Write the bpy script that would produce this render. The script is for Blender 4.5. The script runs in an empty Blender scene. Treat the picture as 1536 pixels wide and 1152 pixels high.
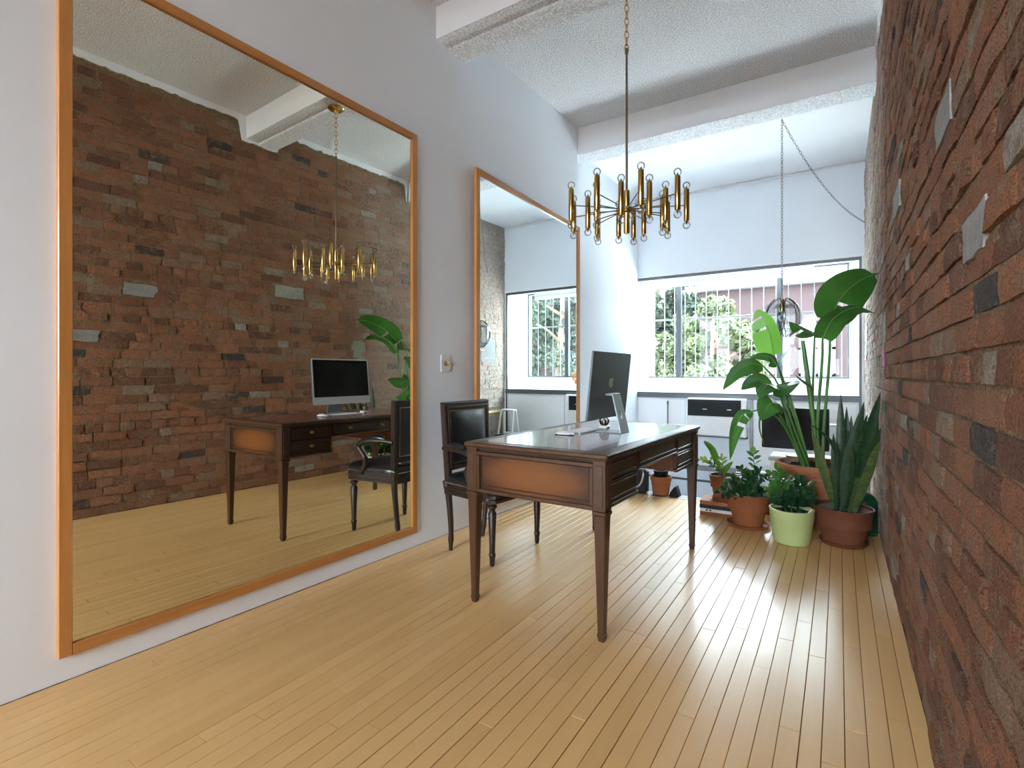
import bpy, math, random
import numpy as np
from mathutils import Vector, Matrix

# ------------------------------------------------------------------ camera, world, light, exposure
S = bpy.context.scene
COL = S.collection
F_PX, CY, YAW, H = 774.7, 559.85, 0.5647, 1.1       # focal length / horizon in a 1536x1152 frame
cam = bpy.data.cameras.new('camera')
cam.sensor_width = 36.0
cam.lens = F_PX / 1536 * 36
cam.shift_y = -(576 - CY) / 1536
cam.clip_start = 0.05
cam_o = bpy.data.objects.new('camera', cam)
COL.objects.link(cam_o)
cam_o.location = (0, 0, H)
cam_o.rotation_euler = (math.pi / 2, 0, YAW)
S.camera = cam_o

WORLD_STRENGTH = 15.0
SUN_STRENGTH = 24.0
EXPOSURE = 1.68
w = bpy.data.worlds.new('sky')
S.world = w
w.use_nodes = True
w.node_tree.nodes['Background'].inputs[0].default_value = (0.79, 0.895, 1.0, 1)
w.node_tree.nodes['Background'].inputs[1].default_value = WORLD_STRENGTH
sun = bpy.data.lights.new('sun', 'SUN')
sun.energy = SUN_STRENGTH
sun.angle = 0.02
sun.color = (0.96, 0.97, 1.0)
sun_o = bpy.data.objects.new('sun', sun)
COL.objects.link(sun_o)
sun_o.rotation_euler = Vector((0.72, 0.06, 0.8)).to_track_quat('Z', 'Y').to_euler()


def portal(name, loc, rot, sx, sy):
    l = bpy.data.lights.new(name, 'AREA')
    l.shape = 'RECTANGLE'
    l.size, l.size_y = sx, sy
    l.cycles.is_portal = True
    o = bpy.data.objects.new(name, l)
    COL.objects.link(o)
    o.location = loc
    o.rotation_euler = rot


portal('window_portal', (-1.06, 7.5, 1.6), (-math.pi / 2, 0, 0), 3.0, 1.9)
portal('fill_window_portal', (-1.05, -5.4, 1.7), (math.pi / 2, 0, 0), 2.4, 3.0)  # portal of the added window behind the camera
S.view_settings.view_transform = 'Standard'
S.view_settings.look = 'None'
S.view_settings.gamma = 1.0
S.view_settings.exposure = EXPOSURE
S.view_settings.use_curve_mapping = False
S.cycles.use_denoising = True
S.cycles.max_bounces = 14
S.cycles.diffuse_bounces = 8
S.cycles.glossy_bounces = 8
S.cycles.transparent_max_bounces = 16
S.cycles.caustics_reflective = False
S.cycles.caustics_refractive = False
S.cycles.sample_clamp_indirect = 30.0

random.seed(7)
rng = np.random.default_rng(7)
PI = math.pi


# ------------------------------------------------------------------ pixel -> direction helpers
def ray(x, y):
    s = (x - 768) / F_PX
    q = -(y - CY) / F_PX
    return Vector((-math.sin(YAW) + s * math.cos(YAW), math.cos(YAW) + s * math.sin(YAW), q))


def ony(x, y, Y):
    r = ray(x, y)
    return Vector((0, 0, H)) + r * (Y / r.y)


def project(P):
    z = -math.sin(YAW) * P[0] + math.cos(YAW) * P[1]
    l = math.cos(YAW) * P[0] + math.sin(YAW) * P[1]
    if z < 0.05:
        return None
    return 768 + F_PX * l / z, CY - F_PX * (P[2] - H) / z


# ------------------------------------------------------------------ mesh building
WM = {}          # world matrix of things built so far


class MB:
    def __init__(self):
        self.v = []
        self.f = []
        self.m = []

    def add(self, verts, faces, mi=0):
        o = len(self.v)
        self.v += [tuple(p) for p in verts]
        self.f += [tuple(i + o for i in f) for f in faces]
        self.m += [mi] * len(faces)

    def box(self, x0, y0, z0, x1, y1, z1, T=None, mi=0):
        v = [(x0, y0, z0), (x1, y0, z0), (x1, y1, z0), (x0, y1, z0), (x0, y0, z1), (x1, y0, z1), (x1, y1, z1), (x0, y1, z1)]
        if T:
            v = [T(*p) for p in v]
        self.add(v, [(3, 2, 1, 0), (4, 5, 6, 7), (0, 1, 5, 4), (1, 2, 6, 5), (2, 3, 7, 6), (3, 0, 4, 7)], mi)

    def cbox(self, x0, y0, z0, x1, y1, z1, b=0.003, T=None, mi=0):
        c = ((x0 + x1) / 2, (y0 + y1) / 2, (z0 + z1) / 2)
        h = (abs(x1 - x0) / 2, abs(y1 - y0) / 2, abs(z1 - z0) / 2)
        b = min(b, min(h) * 0.9)
        v = []
        idx = {}
        for sx in (-1, 1):
            for sy in (-1, 1):
                for sz in (-1, 1):
                    for ax in range(3):
                        p = [h[0] - b, h[1] - b, h[2] - b]
                        p[ax] = h[ax]
                        idx[(sx, sy, sz, ax)] = len(v)
                        v.append((c[0] + sx * p[0], c[1] + sy * p[1], c[2] + sz * p[2]))
        fs = []

        def order(ids, n):
            n = Vector(n)
            cc = sum((Vector(v[i]) for i in ids), Vector()) / len(ids)
            t = (Vector(v[ids[0]]) - cc).normalized()
            bb = n.cross(t)
            return tuple(sorted(ids, key=lambda i: math.atan2((Vector(v[i]) - cc).dot(bb), (Vector(v[i]) - cc).dot(t))))
        R = (-1, 1)
        for ax in range(3):
            for s in R:
                ids = [idx[k] for k in idx if k[3] == ax and k[ax] == s]
                n = [0, 0, 0]
                n[ax] = s
                fs.append(order(ids, n))
        for a, bx in ((0, 1), (0, 2), (1, 2)):
            for sa in R:
                for sb in R:
                    ids = [idx[k] for k in idx if k[a] == sa and k[bx] == sb and k[3] in (a, bx)]
                    n = [0, 0, 0]
                    n[a] = sa
                    n[bx] = sb
                    fs.append(order(ids, Vector(n).normalized()))
        for sx in R:
            for sy in R:
                for sz in R:
                    fs.append(order([idx[(sx, sy, sz, ax)] for ax in range(3)], Vector((sx, sy, sz)).normalized()))
        if T:
            v = [T(*p) for p in v]
        self.add(v, fs, mi)

    def lathe(self, prof, c=(0, 0, 0), n=24, mi=0, T=None):
        v = []
        f = []
        for r, z in prof:
            for k in range(n):
                a = 2 * PI * k / n
                v.append((c[0] + r * math.cos(a), c[1] + r * math.sin(a), c[2] + z))
        for i in range(len(prof) - 1):
            for k in range(n):
                k2 = (k + 1) % n
                f.append((i * n + k, i * n + k2, (i + 1) * n + k2, (i + 1) * n + k))
        if prof[0][0] > 1e-5:
            f.append(tuple(reversed(range(n))))
        if prof[-1][0] > 1e-5:
            f.append(tuple((len(prof) - 1) * n + k for k in range(n)))
        if T:
            v = [T(*p) for p in v]
        self.add(v, f, mi)

    def tube(self, pts, rad, n=8, mi=0, cap=True, flat=1.0):
        pts = [Vector(p) for p in pts]
        if not isinstance(rad, (list, tuple)):
            rad = [rad] * len(pts)
        v = []
        f = []
        up = None
        for i, p in enumerate(pts):
            t = (pts[min(i + 1, len(pts) - 1)] - pts[max(i - 1, 0)]).normalized()
            if up is None:
                up = t.cross(Vector((0, 0, 1)) if abs(t.z) < 0.9 else Vector((1, 0, 0))).normalized()
            s = (up - t * up.dot(t)).normalized()
            up = s
            b = t.cross(s)
            for k in range(n):
                a = 2 * PI * k / n
                v.append(p + s * (rad[i] * math.cos(a)) + b * (rad[i] * flat * math.sin(a)))
        for i in range(len(pts) - 1):
            for k in range(n):
                k2 = (k + 1) % n
                f.append((i * n + k, i * n + k2, (i + 1) * n + k2, (i + 1) * n + k))
        if cap:
            f.append(tuple(reversed(range(n))))
            f.append(tuple((len(pts) - 1) * n + k for k in range(n)))
        self.add(v, f, mi)

    def sphere(self, c, r, n=16, m=10, mi=0, sz=1.0):
        self.lathe([(max(r * math.sin(PI * i / m), 1e-6), -r * sz * math.cos(PI * i / m)) for i in range(m + 1)], c, n, mi)

    def torus(self, c, R, r, ax1, ax2, n=10, m=5, sx=1.0, mi=0):
        ax1 = Vector(ax1)
        ax2 = Vector(ax2)
        nn = ax1.cross(ax2)
        v = []
        f = []
        c = Vector(c)
        for i in range(n):
            a = 2 * PI * i / n
            d = ax1 * math.cos(a) + ax2 * math.sin(a)
            p = c + ax1 * (R * math.cos(a)) + ax2 * (R * sx * math.sin(a))
            for k in range(m):
                b = 2 * PI * k / m
                v.append(p + d * (r * math.cos(b)) + nn * (r * math.sin(b)))
        for i in range(n):
            for k in range(m):
                i2, k2 = (i + 1) % n, (k + 1) % m
                f.append((i * m + k, i2 * m + k, i2 * m + k2, i * m + k2))
        self.add(v, f, mi)

    def prism(self, poly, z0, z1, T=None, mi=0):
        n = len(poly)
        v = [(p[0], p[1], z0) for p in poly] + [(p[0], p[1], z1) for p in poly]
        if T:
            v = [T(*p) for p in v]
        self.add(v, [tuple(reversed(range(n))), tuple(range(n, 2 * n))] + [(i, (i + 1) % n, n + (i + 1) % n, n + i) for i in range(n)], mi)

    def build(self, name, mat, parent=None, world=False, smooth=None):
        me = bpy.data.meshes.new(name)
        v = self.v
        if world and parent is not None:
            inv = WM[parent].inverted()
            v = [inv @ Vector(p) for p in v]
        me.from_pydata([tuple(p) for p in v], [], self.f)
        mats = mat if isinstance(mat, (list, tuple)) else [mat]
        for m_ in mats:
            me.materials.append(m_)
        if len(mats) > 1:
            me.polygons.foreach_set('material_index', self.m)
        if smooth is not None:
            me.polygons.foreach_set('use_smooth', [True] * len(me.polygons))
            me.set_sharp_from_angle(angle=math.radians(smooth))
        me.update()
        o = bpy.data.objects.new(name, me)
        COL.objects.link(o)
        if parent is not None:
            o.parent = parent
            WM[o] = WM[parent]
        else:
            WM[o] = Matrix.Identity(4)
        return o


def tag(o, label=None, cat=None, group=None, kind=None):
    if label:
        o['label'] = label
    if cat:
        o['category'] = cat
    if group:
        o['group'] = group
    if kind:
        o['kind'] = kind
    return o


def thing(name, loc, label=None, cat=None, rotz=0.0, group=None, kind=None):
    o = bpy.data.objects.new(name, None)
    o.empty_display_size = 0.1
    COL.objects.link(o)
    o.location = loc
    o.rotation_euler = (0, 0, rotz)
    WM[o] = Matrix.Translation(Vector(loc)) @ Matrix.Rotation(rotz, 4, 'Z')
    return tag(o, label, cat, group, kind)


def bez(pts, n=12):
    """smooth Catmull-Rom through the points"""
    P = [Vector(p) for p in pts]
    P = [P[0] * 2 - P[1]] + P + [P[-1] * 2 - P[-2]]
    out = []
    segs = len(P) - 3
    for i in range(segs):
        a, b, c, d = P[i:i + 4]
        k = max(2, n // segs)
        for j in range(k + (1 if i == segs - 1 else 0)):
            t = j / k
            out.append(0.5 * (2 * b + (c - a) * t + (2 * a - 5 * b + 4 * c - d) * t * t + (3 * b - a - 3 * c + d) * t ** 3))
    return out


# ------------------------------------------------------------------ materials
class NT:
    def __init__(self, name):
        self.mat = bpy.data.materials.new(name)
        self.mat.use_nodes = True
        self.t = self.mat.node_tree
        self.b = self.t.nodes['Principled BSDF']
        self.out = self.t.nodes['Material Output']

    def n(self, typ, **kw):
        nd = self.t.nodes.new(typ)
        for k, v in kw.items():
            if k.startswith('i_'):
                key = k[2:]
                nd.inputs[int(key) if key.isdigit() else key].default_value = v
            else:
                setattr(nd, k, v)
        return nd

    def l(self, a, b):
        self.t.links.new(a, b)

    def coords(self, kind='Object', scale=(1, 1, 1)):
        tc = self.n('ShaderNodeTexCoord')
        mp = self.n('ShaderNodeMapping')
        mp.inputs['Scale'].default_value = scale
        self.l(tc.outputs[kind], mp.inputs[0])
        return mp.outputs[0]

    def pos(self, scale=(1, 1, 1)):
        g = self.n('ShaderNodeNewGeometry')
        mp = self.n('ShaderNodeMapping')
        mp.inputs['Scale'].default_value = scale
        self.l(g.outputs['Position'], mp.inputs[0])
        return mp.outputs[0]

    def noise(self, vec, scale, detail=4, rough=0.55, dist=0.0):
        nd = self.n('ShaderNodeTexNoise')
        nd.inputs['Scale'].default_value = scale
        nd.inputs['Detail'].default_value = detail
        nd.inputs['Roughness'].default_value = rough
        nd.inputs['Distortion'].default_value = dist
        if vec is not None:
            self.l(vec, nd.inputs['Vector'])
        return nd.outputs['Fac']

    def ramp(self, fac, stops, interp='LINEAR'):
        nd = self.n('ShaderNodeValToRGB')
        cr = nd.color_ramp
        cr.interpolation = interp
        while len(cr.elements) < len(stops):
            cr.elements.new(0.5)
        for e, (p, c) in zip(cr.elements, stops):
            e.position = p
            e.color = (*c, 1) if len(c) == 3 else c
        self.l(fac, nd.inputs[0])
        return nd.outputs[0]

    def mix(self, fac, a, b, blend='MIX'):
        nd = self.n('ShaderNodeMix', data_type='RGBA', blend_type=blend)
        for s, val in ((0, fac), (6, a), (7, b)):
            if hasattr(val, 'is_linked') or hasattr(val, 'links'):
                self.l(val, nd.inputs[s])
            elif s == 0:
                nd.inputs[0].default_value = val
            else:
                nd.inputs[s].default_value = (*val, 1)
        return nd.outputs[2]

    def math(self, op, a, b=None, clamp=False):
        nd = self.n('ShaderNodeMath', operation=op, use_clamp=clamp)
        for i, val in enumerate((a, b)):
            if val is None:
                continue
            if hasattr(val, 'links'):
                self.l(val, nd.inputs[i])
            else:
                nd.inputs[i].default_value = val
        return nd.outputs[0]

    def maprange(self, v, a, b, c=0.0, d=1.0, smooth=True):
        nd = self.n('ShaderNodeMapRange')
        if smooth:
            nd.interpolation_type = 'SMOOTHSTEP'
        self.l(v, nd.inputs[0])
        for i, x in enumerate((a, b, c, d)):
            nd.inputs[i + 1].default_value = x
        return nd.outputs[0]

    def bump(self, hgt, strength=0.3, dist=0.01):
        nd = self.n('ShaderNodeBump')
        nd.inputs['Strength'].default_value = strength
        nd.inputs['Distance'].default_value = dist
        self.l(hgt, nd.inputs['Height'])
        self.l(nd.outputs[0], self.b.inputs['Normal'])

    def set(self, col=None, rough=None, metal=None, spec=None, coat=None, coat_rough=None, trans=None, ior=None, sheen=None, sub=None):
        b = self.b.inputs
        if col is not None:
            if hasattr(col, 'links'):
                self.l(col, b['Base Color'])
            else:
                b['Base Color'].default_value = (*col, 1)
        for k, v in (('Roughness', rough), ('Metallic', metal), ('Specular IOR Level', spec), ('Coat Weight', coat), ('Coat Roughness', coat_rough),
                     ('Transmission Weight', trans), ('IOR', ior), ('Sheen Weight', sheen), ('Subsurface Weight', sub)):
            if v is not None:
                if hasattr(v, 'links'):
                    self.l(v, b[k])
                else:
                    b[k].default_value = v
        return self.mat


def plain(name, col, rough=0.5, metal=0.0, var=0.12, scale=12.0, bump=0.0, bscale=60.0, spec=0.5, coat=0.0, bdist=0.004):
    m = NT(name)
    vec = m.coords('Object')
    f = m.noise(vec, scale)
    c = m.ramp(f, [(0.25, tuple(x * (1 - var) for x in col)), (0.75, tuple(min(1, x * (1 + var)) for x in col))])
    m.set(c, rough, metal, spec, coat)
    if bump:
        m.bump(m.noise(vec, bscale, 6), bump, bdist)
    return m.mat


def wood(name, dark, light, axis='y', scale=18, rough=0.4, coat=0.0, grain=0.3, coatr=0.1, bump=0.05):
    m = NT(name)
    sc = {'x': (0.06, 1, 1), 'y': (1, 0.06, 1), 'z': (1, 1, 0.06)}[axis]
    vec = m.coords('Object', sc)
    a = m.noise(vec, scale, 6, 0.6, 0.6)
    b = m.noise(vec, scale * 6, 4, 0.6)
    f = m.math('ADD', m.math('MULTIPLY', a, 1 - grain), m.math('MULTIPLY', b, grain))
    c = m.ramp(f, [(0.3, dark), (0.7, light)])
    m.set(c, rough, 0, 0.5, coat, coatr)
    if bump:
        m.bump(b, bump, 0.002)
    return m.mat


def leafmat(name, dark, light, rough=0.35, back=(0.25, 0.4, 0.1), trans=0.25, vein=40.0, bandz=0.0):
    m = NT(name)
    vec = m.coords('Object')
    f = m.noise(vec, 6, 3)
    if bandz:
        f = m.noise(m.coords('Object', (1, 1, 3.0)), bandz, 5, 0.7, 1.5)
    c = m.ramp(f, [(0.35, dark), (0.65, light)])
    m.set(c, rough, 0, 0.5)
    tr = m.n('ShaderNodeBsdfTranslucent')
    tr.inputs[0].default_value = (*back, 1)
    mx = m.n('ShaderNodeMixShader')
    mx.inputs[0].default_value = trans
    m.l(m.b.outputs[0], mx.inputs[1])
    m.l(tr.outputs[0], mx.inputs[2])
    m.l(mx.outputs[0], m.out.inputs[0])
    m.bump(m.noise(vec, vein, 3), 0.08, 0.004)
    return m.mat


def paint(name, col, rough=0.55, bump=0.06, scale=90, var=0.03, spec=0.3, dist=0.003):
    m = NT(name)
    vec = m.pos()
    f = m.noise(vec, 1.3, 3)
    c = m.ramp(f, [(0.3, tuple(x * (1 - var) for x in col)), (0.7, col)])
    m.set(c, rough, 0, spec)
    m.bump(m.noise(vec, scale, 5), bump, dist)
    return m.mat


M = {}
M['wall'] = paint('white_wall_paint', (0.80, 0.862, 0.935))
M['white'] = paint('white_gloss_paint', (0.87, 0.885, 0.91), 0.35, 0.03)


def popcorn():
    m = NT('popcorn_ceiling')
    vec = m.pos()
    v = m.n('ShaderNodeTexVoronoi')
    v.inputs['Scale'].default_value = 90
    m.l(vec, v.inputs['Vector'])
    h = m.math('ADD', m.math('MULTIPLY', v.outputs['Distance'], -0.8), m.math('MULTIPLY', m.noise(vec, 160, 4), 1.0))
    c = m.ramp(m.noise(vec, 100, 3), [(0.40, (0.60, 0.625, 0.66)), (0.58, (0.89, 0.92, 0.96))])
    m.set(c, 0.9, 0, 0.2)
    m.bump(h, 0.8, 0.008)
    return m.mat


M['ceiling'] = popcorn()
M['ceiling_smooth'] = paint('ceiling_smooth_paint', (0.86, 0.89, 0.93), 0.8, 0.12, 40, 0.04, 0.2, 0.006)


def brickmat(name, mode):
    m = NT(name)
    if mode == 'OBJECT':
        at = m.n('ShaderNodeAttribute', attribute_type='OBJECT', attribute_name='tone')
    else:
        at = m.n('ShaderNodeAttribute', attribute_type='GEOMETRY', attribute_name='tone')
    tone = at.outputs['Fac']
    col = m.ramp(tone, [(0.0, (0.10, 0.095, 0.095)), (0.035, (0.14, 0.09, 0.076)), (0.09, (0.27, 0.122, 0.074)), (0.28, (0.43, 0.178, 0.092)),
                        (0.5, (0.51, 0.213, 0.106)), (0.68, (0.58, 0.248, 0.124)), (0.8, (0.51, 0.258, 0.147)), (0.9, (0.49, 0.31, 0.20)), (0.97, (0.53, 0.395, 0.285)), (1.0, (0.62, 0.55, 0.48))])
    vec = m.pos()
    big = m.noise(vec, 3.2, 4)
    mid = m.noise(vec, 26, 6, 0.65)
    fine = m.noise(vec, 190, 6, 0.75)
    # colour mottling
    col = m.mix(m.maprange(mid, 0.35, 0.7, 0.0, 0.55), col, m.mix(1.0, col, (0.55, 0.5, 0.5), 'MULTIPLY'))
    # lime / mortar smears
    sm = m.math('MULTIPLY', m.maprange(m.math('ADD', m.math('MULTIPLY', mid, 0.7), m.math('MULTIPLY', fine, 0.3)), 0.47, 0.60), m.maprange(big, 0.36, 0.60, 0.15, 1.0))
    col = m.mix(m.math('MULTIPLY', sm, 0.8), col, (0.42, 0.29, 0.185))
    # remains of whitewash towards the window end of the wall
    g = m.n('ShaderNodeNewGeometry')
    sp = m.n('ShaderNodeSeparateXYZ')
    m.l(g.outputs['Position'], sp.inputs[0])
    yy = sp.outputs[1]
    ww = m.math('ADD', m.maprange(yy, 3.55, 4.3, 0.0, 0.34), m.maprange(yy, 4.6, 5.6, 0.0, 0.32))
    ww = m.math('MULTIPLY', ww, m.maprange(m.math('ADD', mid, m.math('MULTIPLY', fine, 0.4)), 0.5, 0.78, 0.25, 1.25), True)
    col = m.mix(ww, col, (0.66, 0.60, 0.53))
    pit = m.maprange(fine, 0.34, 0.60, 0.45, 1.3)
    col = m.mix(1.0, col, pit, 'MULTIPLY')
    m.set(col, 0.88, 0, 0.25)
    m.bump(m.math('ADD', m.math('MULTIPLY', mid, 0.9), m.math('MULTIPLY', fine, 0.8)), 1.0, 0.035)
    return m.mat


M['brick_obj'] = brickmat('old_brick', 'OBJECT')
M['brick_geo'] = brickmat('old_brick_field', 'GEOMETRY')


def mortarmat():
    m = NT('lime_mortar')
    vec = m.pos()
    mid = m.noise(vec, 30, 6, 0.65)
    fine = m.noise(vec, 150, 5, 0.7)
    col = m.ramp(mid, [(0.3, (0.30, 0.19, 0.10)), (0.55, (0.46, 0.31, 0.175)), (0.75, (0.58, 0.42, 0.26))])
    g = m.n('ShaderNodeNewGeometry')
    sp = m.n('ShaderNodeSeparateXYZ')
    m.l(g.outputs['Position'], sp.inputs[0])
    col = m.mix(1.0, col, m.maprange(fine, 0.35, 0.62, 0.5, 1.35), 'MULTIPLY')
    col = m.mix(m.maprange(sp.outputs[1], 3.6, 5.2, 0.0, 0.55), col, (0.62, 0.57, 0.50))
    m.set(col, 0.95, 0, 0.15)
    m.bump(m.math('ADD', mid, m.math('MULTIPLY', fine, 0.9)), 1.0, 0.04)
    return m.mat


M['mortar'] = mortarmat()


def floormat(name, stuff=False):
    m = NT(name)
    oi = m.n('ShaderNodeObjectInfo')
    rnd = oi.outputs['Random']
    g = m.n('ShaderNodeNewGeometry')
    off = m.n('ShaderNodeVectorMath', operation='SCALE')
    off.inputs[0].default_value = (3.1, 17.0, 5.3)
    m.l(rnd, off.inputs['Scale'])
    ad = m.n('ShaderNodeVectorMath', operation='ADD')
    m.l(g.outputs['Position'], ad.inputs[0])
    m.l(off.outputs[0], ad.inputs[1])
    mp = m.n('ShaderNodeMapping')
    mp.inputs['Scale'].default_value = (1, 0.05, 1)
    m.l(ad.outputs[0], mp.inputs[0])
    gr = m.noise(mp.outputs[0], 60, 5, 0.6, 0.4)
    big = m.noise(m.pos(), 1.1, 3)
    c = m.ramp(rnd, [(0.0, (0.665, 0.405, 0.165)), (0.35, (0.70, 0.435, 0.182)), (0.7, (0.725, 0.455, 0.195)), (1.0, (0.68, 0.415, 0.17))])
    c = m.mix(m.math('MULTIPLY', gr, 0.4), c, m.mix(1.0, c, (0.80, 0.70, 0.58), 'MULTIPLY'))
    c = m.mix(m.math('MULTIPLY', big, 0.12), c, (0.74, 0.49, 0.23))
    m.set(c, 0.27, 0, 0.28)
    m.bump(m.noise(m.pos((1, 0.2, 1)), 9, 2), 0.03, 0.003)
    return m.mat


M['floor'] = floormat('maple_strip_floor')
M['gap'] = plain('dark_floor_gap', (0.045, 0.03, 0.02), 0.95)
M['threshold'] = wood('dark_threshold_wood', (0.06, 0.035, 0.02), (0.15, 0.09, 0.05), 'x', 10, 0.5)
M['frame_wood'] = wood('orange_pine', (0.40, 0.165, 0.04), (0.62, 0.29, 0.085), 'z', 14, 0.35, 0.2, 0.25)
M['frame_wood_y'] = wood('orange_pine_along_wall', (0.40, 0.165, 0.04), (0.62, 0.29, 0.085), 'y', 14, 0.35, 0.2, 0.25)


def mirrormat(name, tint):
    m = NT(name)
    f = m.noise(m.pos(), 0.8, 2)
    c = m.ramp(f, [(0.3, tuple(x * 0.985 for x in tint)), (0.7, tint)])
    return m.set(c, 0.0, 1.0)


M['mirror'] = mirrormat('old_mirror_glass', (0.87, 0.875, 0.79))
M['mirror2'] = mirrormat('mirror_glass', (0.83, 0.87, 0.86))

M['walnut'] = wood('dark_walnut', (0.030, 0.012, 0.0045), (0.092, 0.037, 0.0135), 'z', 22, 0.40, 0.08, 0.35, 0.15)
M['walnut_y'] = wood('dark_walnut_long', (0.036, 0.016, 0.0065), (0.095, 0.042, 0.017), 'y', 22, 0.38, 0.12, 0.35, 0.15)
M['walnut_in'] = wood('reddish_inner_wood', (0.13, 0.035, 0.012), (0.24, 0.075, 0.025), 'z', 16, 0.4, 0.2, 0.3)


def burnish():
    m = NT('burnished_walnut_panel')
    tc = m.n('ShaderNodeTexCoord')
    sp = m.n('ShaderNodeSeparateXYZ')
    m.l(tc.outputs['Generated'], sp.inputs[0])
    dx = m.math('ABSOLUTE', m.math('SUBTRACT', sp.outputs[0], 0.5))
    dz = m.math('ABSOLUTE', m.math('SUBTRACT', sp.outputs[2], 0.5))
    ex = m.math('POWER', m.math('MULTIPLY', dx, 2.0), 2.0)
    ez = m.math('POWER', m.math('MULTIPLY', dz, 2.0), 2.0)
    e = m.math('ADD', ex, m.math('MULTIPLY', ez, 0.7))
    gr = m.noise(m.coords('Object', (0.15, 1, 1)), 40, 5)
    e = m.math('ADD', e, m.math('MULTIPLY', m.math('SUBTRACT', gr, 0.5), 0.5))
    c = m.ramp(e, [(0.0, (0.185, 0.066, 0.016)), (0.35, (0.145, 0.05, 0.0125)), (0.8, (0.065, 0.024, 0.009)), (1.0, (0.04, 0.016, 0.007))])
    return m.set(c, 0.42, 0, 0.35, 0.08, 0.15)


M['burnish'] = burnish()
M['leather_top'] = plain('oxblood_desk_leather', (0.17, 0.044, 0.044), 0.2, 0, 0.2, 8, 0.10, 120, 0.6, 0.3, 0.001)
M['brass'] = plain('polished_brass', (0.62, 0.42, 0.14), 0.2, 1.0, 0.08, 6)
M['old_brass'] = plain('aged_brass', (0.42, 0.32, 0.17), 0.3, 1.0, 0.15, 8)
M['bronze_rod'] = plain('dark_bronze_rod', (0.22, 0.17, 0.11), 0.35, 1.0, 0.1, 8)
M['black_leather'] = plain('black_leather', (0.010, 0.011, 0.013), 0.30, 0, 0.2, 20, 0.15, 200, 0.6, 0.1, 0.001)
M['chair_wood'] = wood('ebonised_chair_wood', (0.009, 0.005, 0.0035), (0.034, 0.017, 0.010), 'z', 24, 0.42, 0.0, 0.3)
M['nail'] = plain('antique_nail_head', (0.62, 0.58, 0.50), 0.3, 1.0)
M['alu'] = plain('silver_aluminium', (0.34, 0.38, 0.395), 0.38, 0.8, 0.03, 4)
M['alu_shaded'] = plain('shaded_aluminium_shell', (0.12, 0.145, 0.15), 0.45, 0.6, 0.03, 4)  # silver shell with its backlit shade put into the colour
M['logo'] = plain('polished_logo', (0.5, 0.48, 0.44), 0.25, 0.9, 0.03)
M['screen'] = plain('black_screen_glass', (0.004, 0.004, 0.005), 0.06, 0, 0.05, 5, 0, 60, 0.35)
M['pale'] = plain('white_plastic', (0.78, 0.79, 0.80), 0.35, 0, 0.03)
M['keycap'] = plain('white_keycaps', (0.84, 0.84, 0.85), 0.45, 0, 0.02)
M['black_plastic'] = plain('black_plastic', (0.007, 0.0075, 0.009), 0.55, 0, 0.2, 9, 0, 60, 0.25)
M['charcoal'] = plain('charcoal_plastic', (0.022, 0.020, 0.022), 0.7, 0, 0.12, 5, 0, 60, 0.2)
M['grille'] = plain('dark_grille_plastic', (0.006, 0.011, 0.013), 0.5, 0, 0.2, 6, 0, 60, 0.25)
M['dark_metal'] = plain('dark_aluminium', (0.11, 0.12, 0.13), 0.45, 0.5, 0.1, 5)
M['grey_metal'] = plain('grey_metal', (0.22, 0.23, 0.245), 0.45, 0.5, 0.1, 5)
M['bar'] = plain('pale_painted_bar', (0.20, 0.22, 0.225), 0.45, 0.2, 0.1, 6)
M['terracotta'] = plain('terracotta', (0.27, 0.092, 0.034), 0.75, 0, 0.16, 7, 0.15, 120, 0.3)
M['terracotta_light'] = plain('pale_terracotta', (0.37, 0.15, 0.07), 0.8, 0, 0.16, 6, 0.15, 120, 0.3)
M['terracotta_dark'] = plain('dark_terracotta', (0.135, 0.045, 0.020), 0.7, 0, 0.14, 7, 0.15, 120, 0.3)
M['lime_pot'] = plain('pale_green_glaze', (0.43, 0.52, 0.22), 0.4, 0, 0.05, 5)
M['soil'] = plain('potting_soil', (0.035, 0.026, 0.02), 0.95, 0, 0.5, 60, 0.8, 90, 0.2, 0, 0.01)
M['gravel'] = plain('grey_gravel_soil', (0.20, 0.18, 0.16), 0.95, 0, 0.5, 70, 0.8, 110, 0.2, 0, 0.01)
M['green_can'] = plain('dark_green_plastic', (0.004, 0.085, 0.040), 0.35, 0, 0.1, 4)
M['bop'] = leafmat('banana_leaf_green', (0.022, 0.10, 0.018), (0.05, 0.17, 0.035), 0.32, (0.11, 0.34, 0.03), 0.22)
M['bop_young'] = leafmat('young_leaf_green', (0.085, 0.30, 0.025), (0.14, 0.42, 0.045), 0.35, (0.30, 0.72, 0.06), 0.5)
M['bop_stem'] = leafmat('leaf_stalk_green', (0.05, 0.14, 0.03), (0.12, 0.26, 0.07), 0.35, (0.2, 0.4, 0.1), 0.05)
M['rib'] = leafmat('pale_midrib', (0.13, 0.27, 0.08), (0.2, 0.36, 0.12), 0.4, (0.3, 0.5, 0.15), 0.1)
M['snake'] = leafmat('snake_plant_green', (0.004, 0.018, 0.009), (0.026, 0.065, 0.026), 0.35, (0.06, 0.12, 0.03), 0.05, 30, 16.0)
M['snake_pale'] = leafmat('snake_plant_pale_green', (0.014, 0.038, 0.013), (0.095, 0.13, 0.036), 0.35, (0.2, 0.3, 0.06), 0.1, 30, 16.0)
M['zz'] = leafmat('zz_plant_green', (0.005, 0.026, 0.012), (0.018, 0.070, 0.024), 0.25, (0.1, 0.3, 0.05), 0.12)
M['zz_light'] = leafmat('zz_plant_light_green', (0.022, 0.085, 0.015), (0.055, 0.155, 0.032), 0.28, (0.2, 0.45, 0.05), 0.2)
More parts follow.
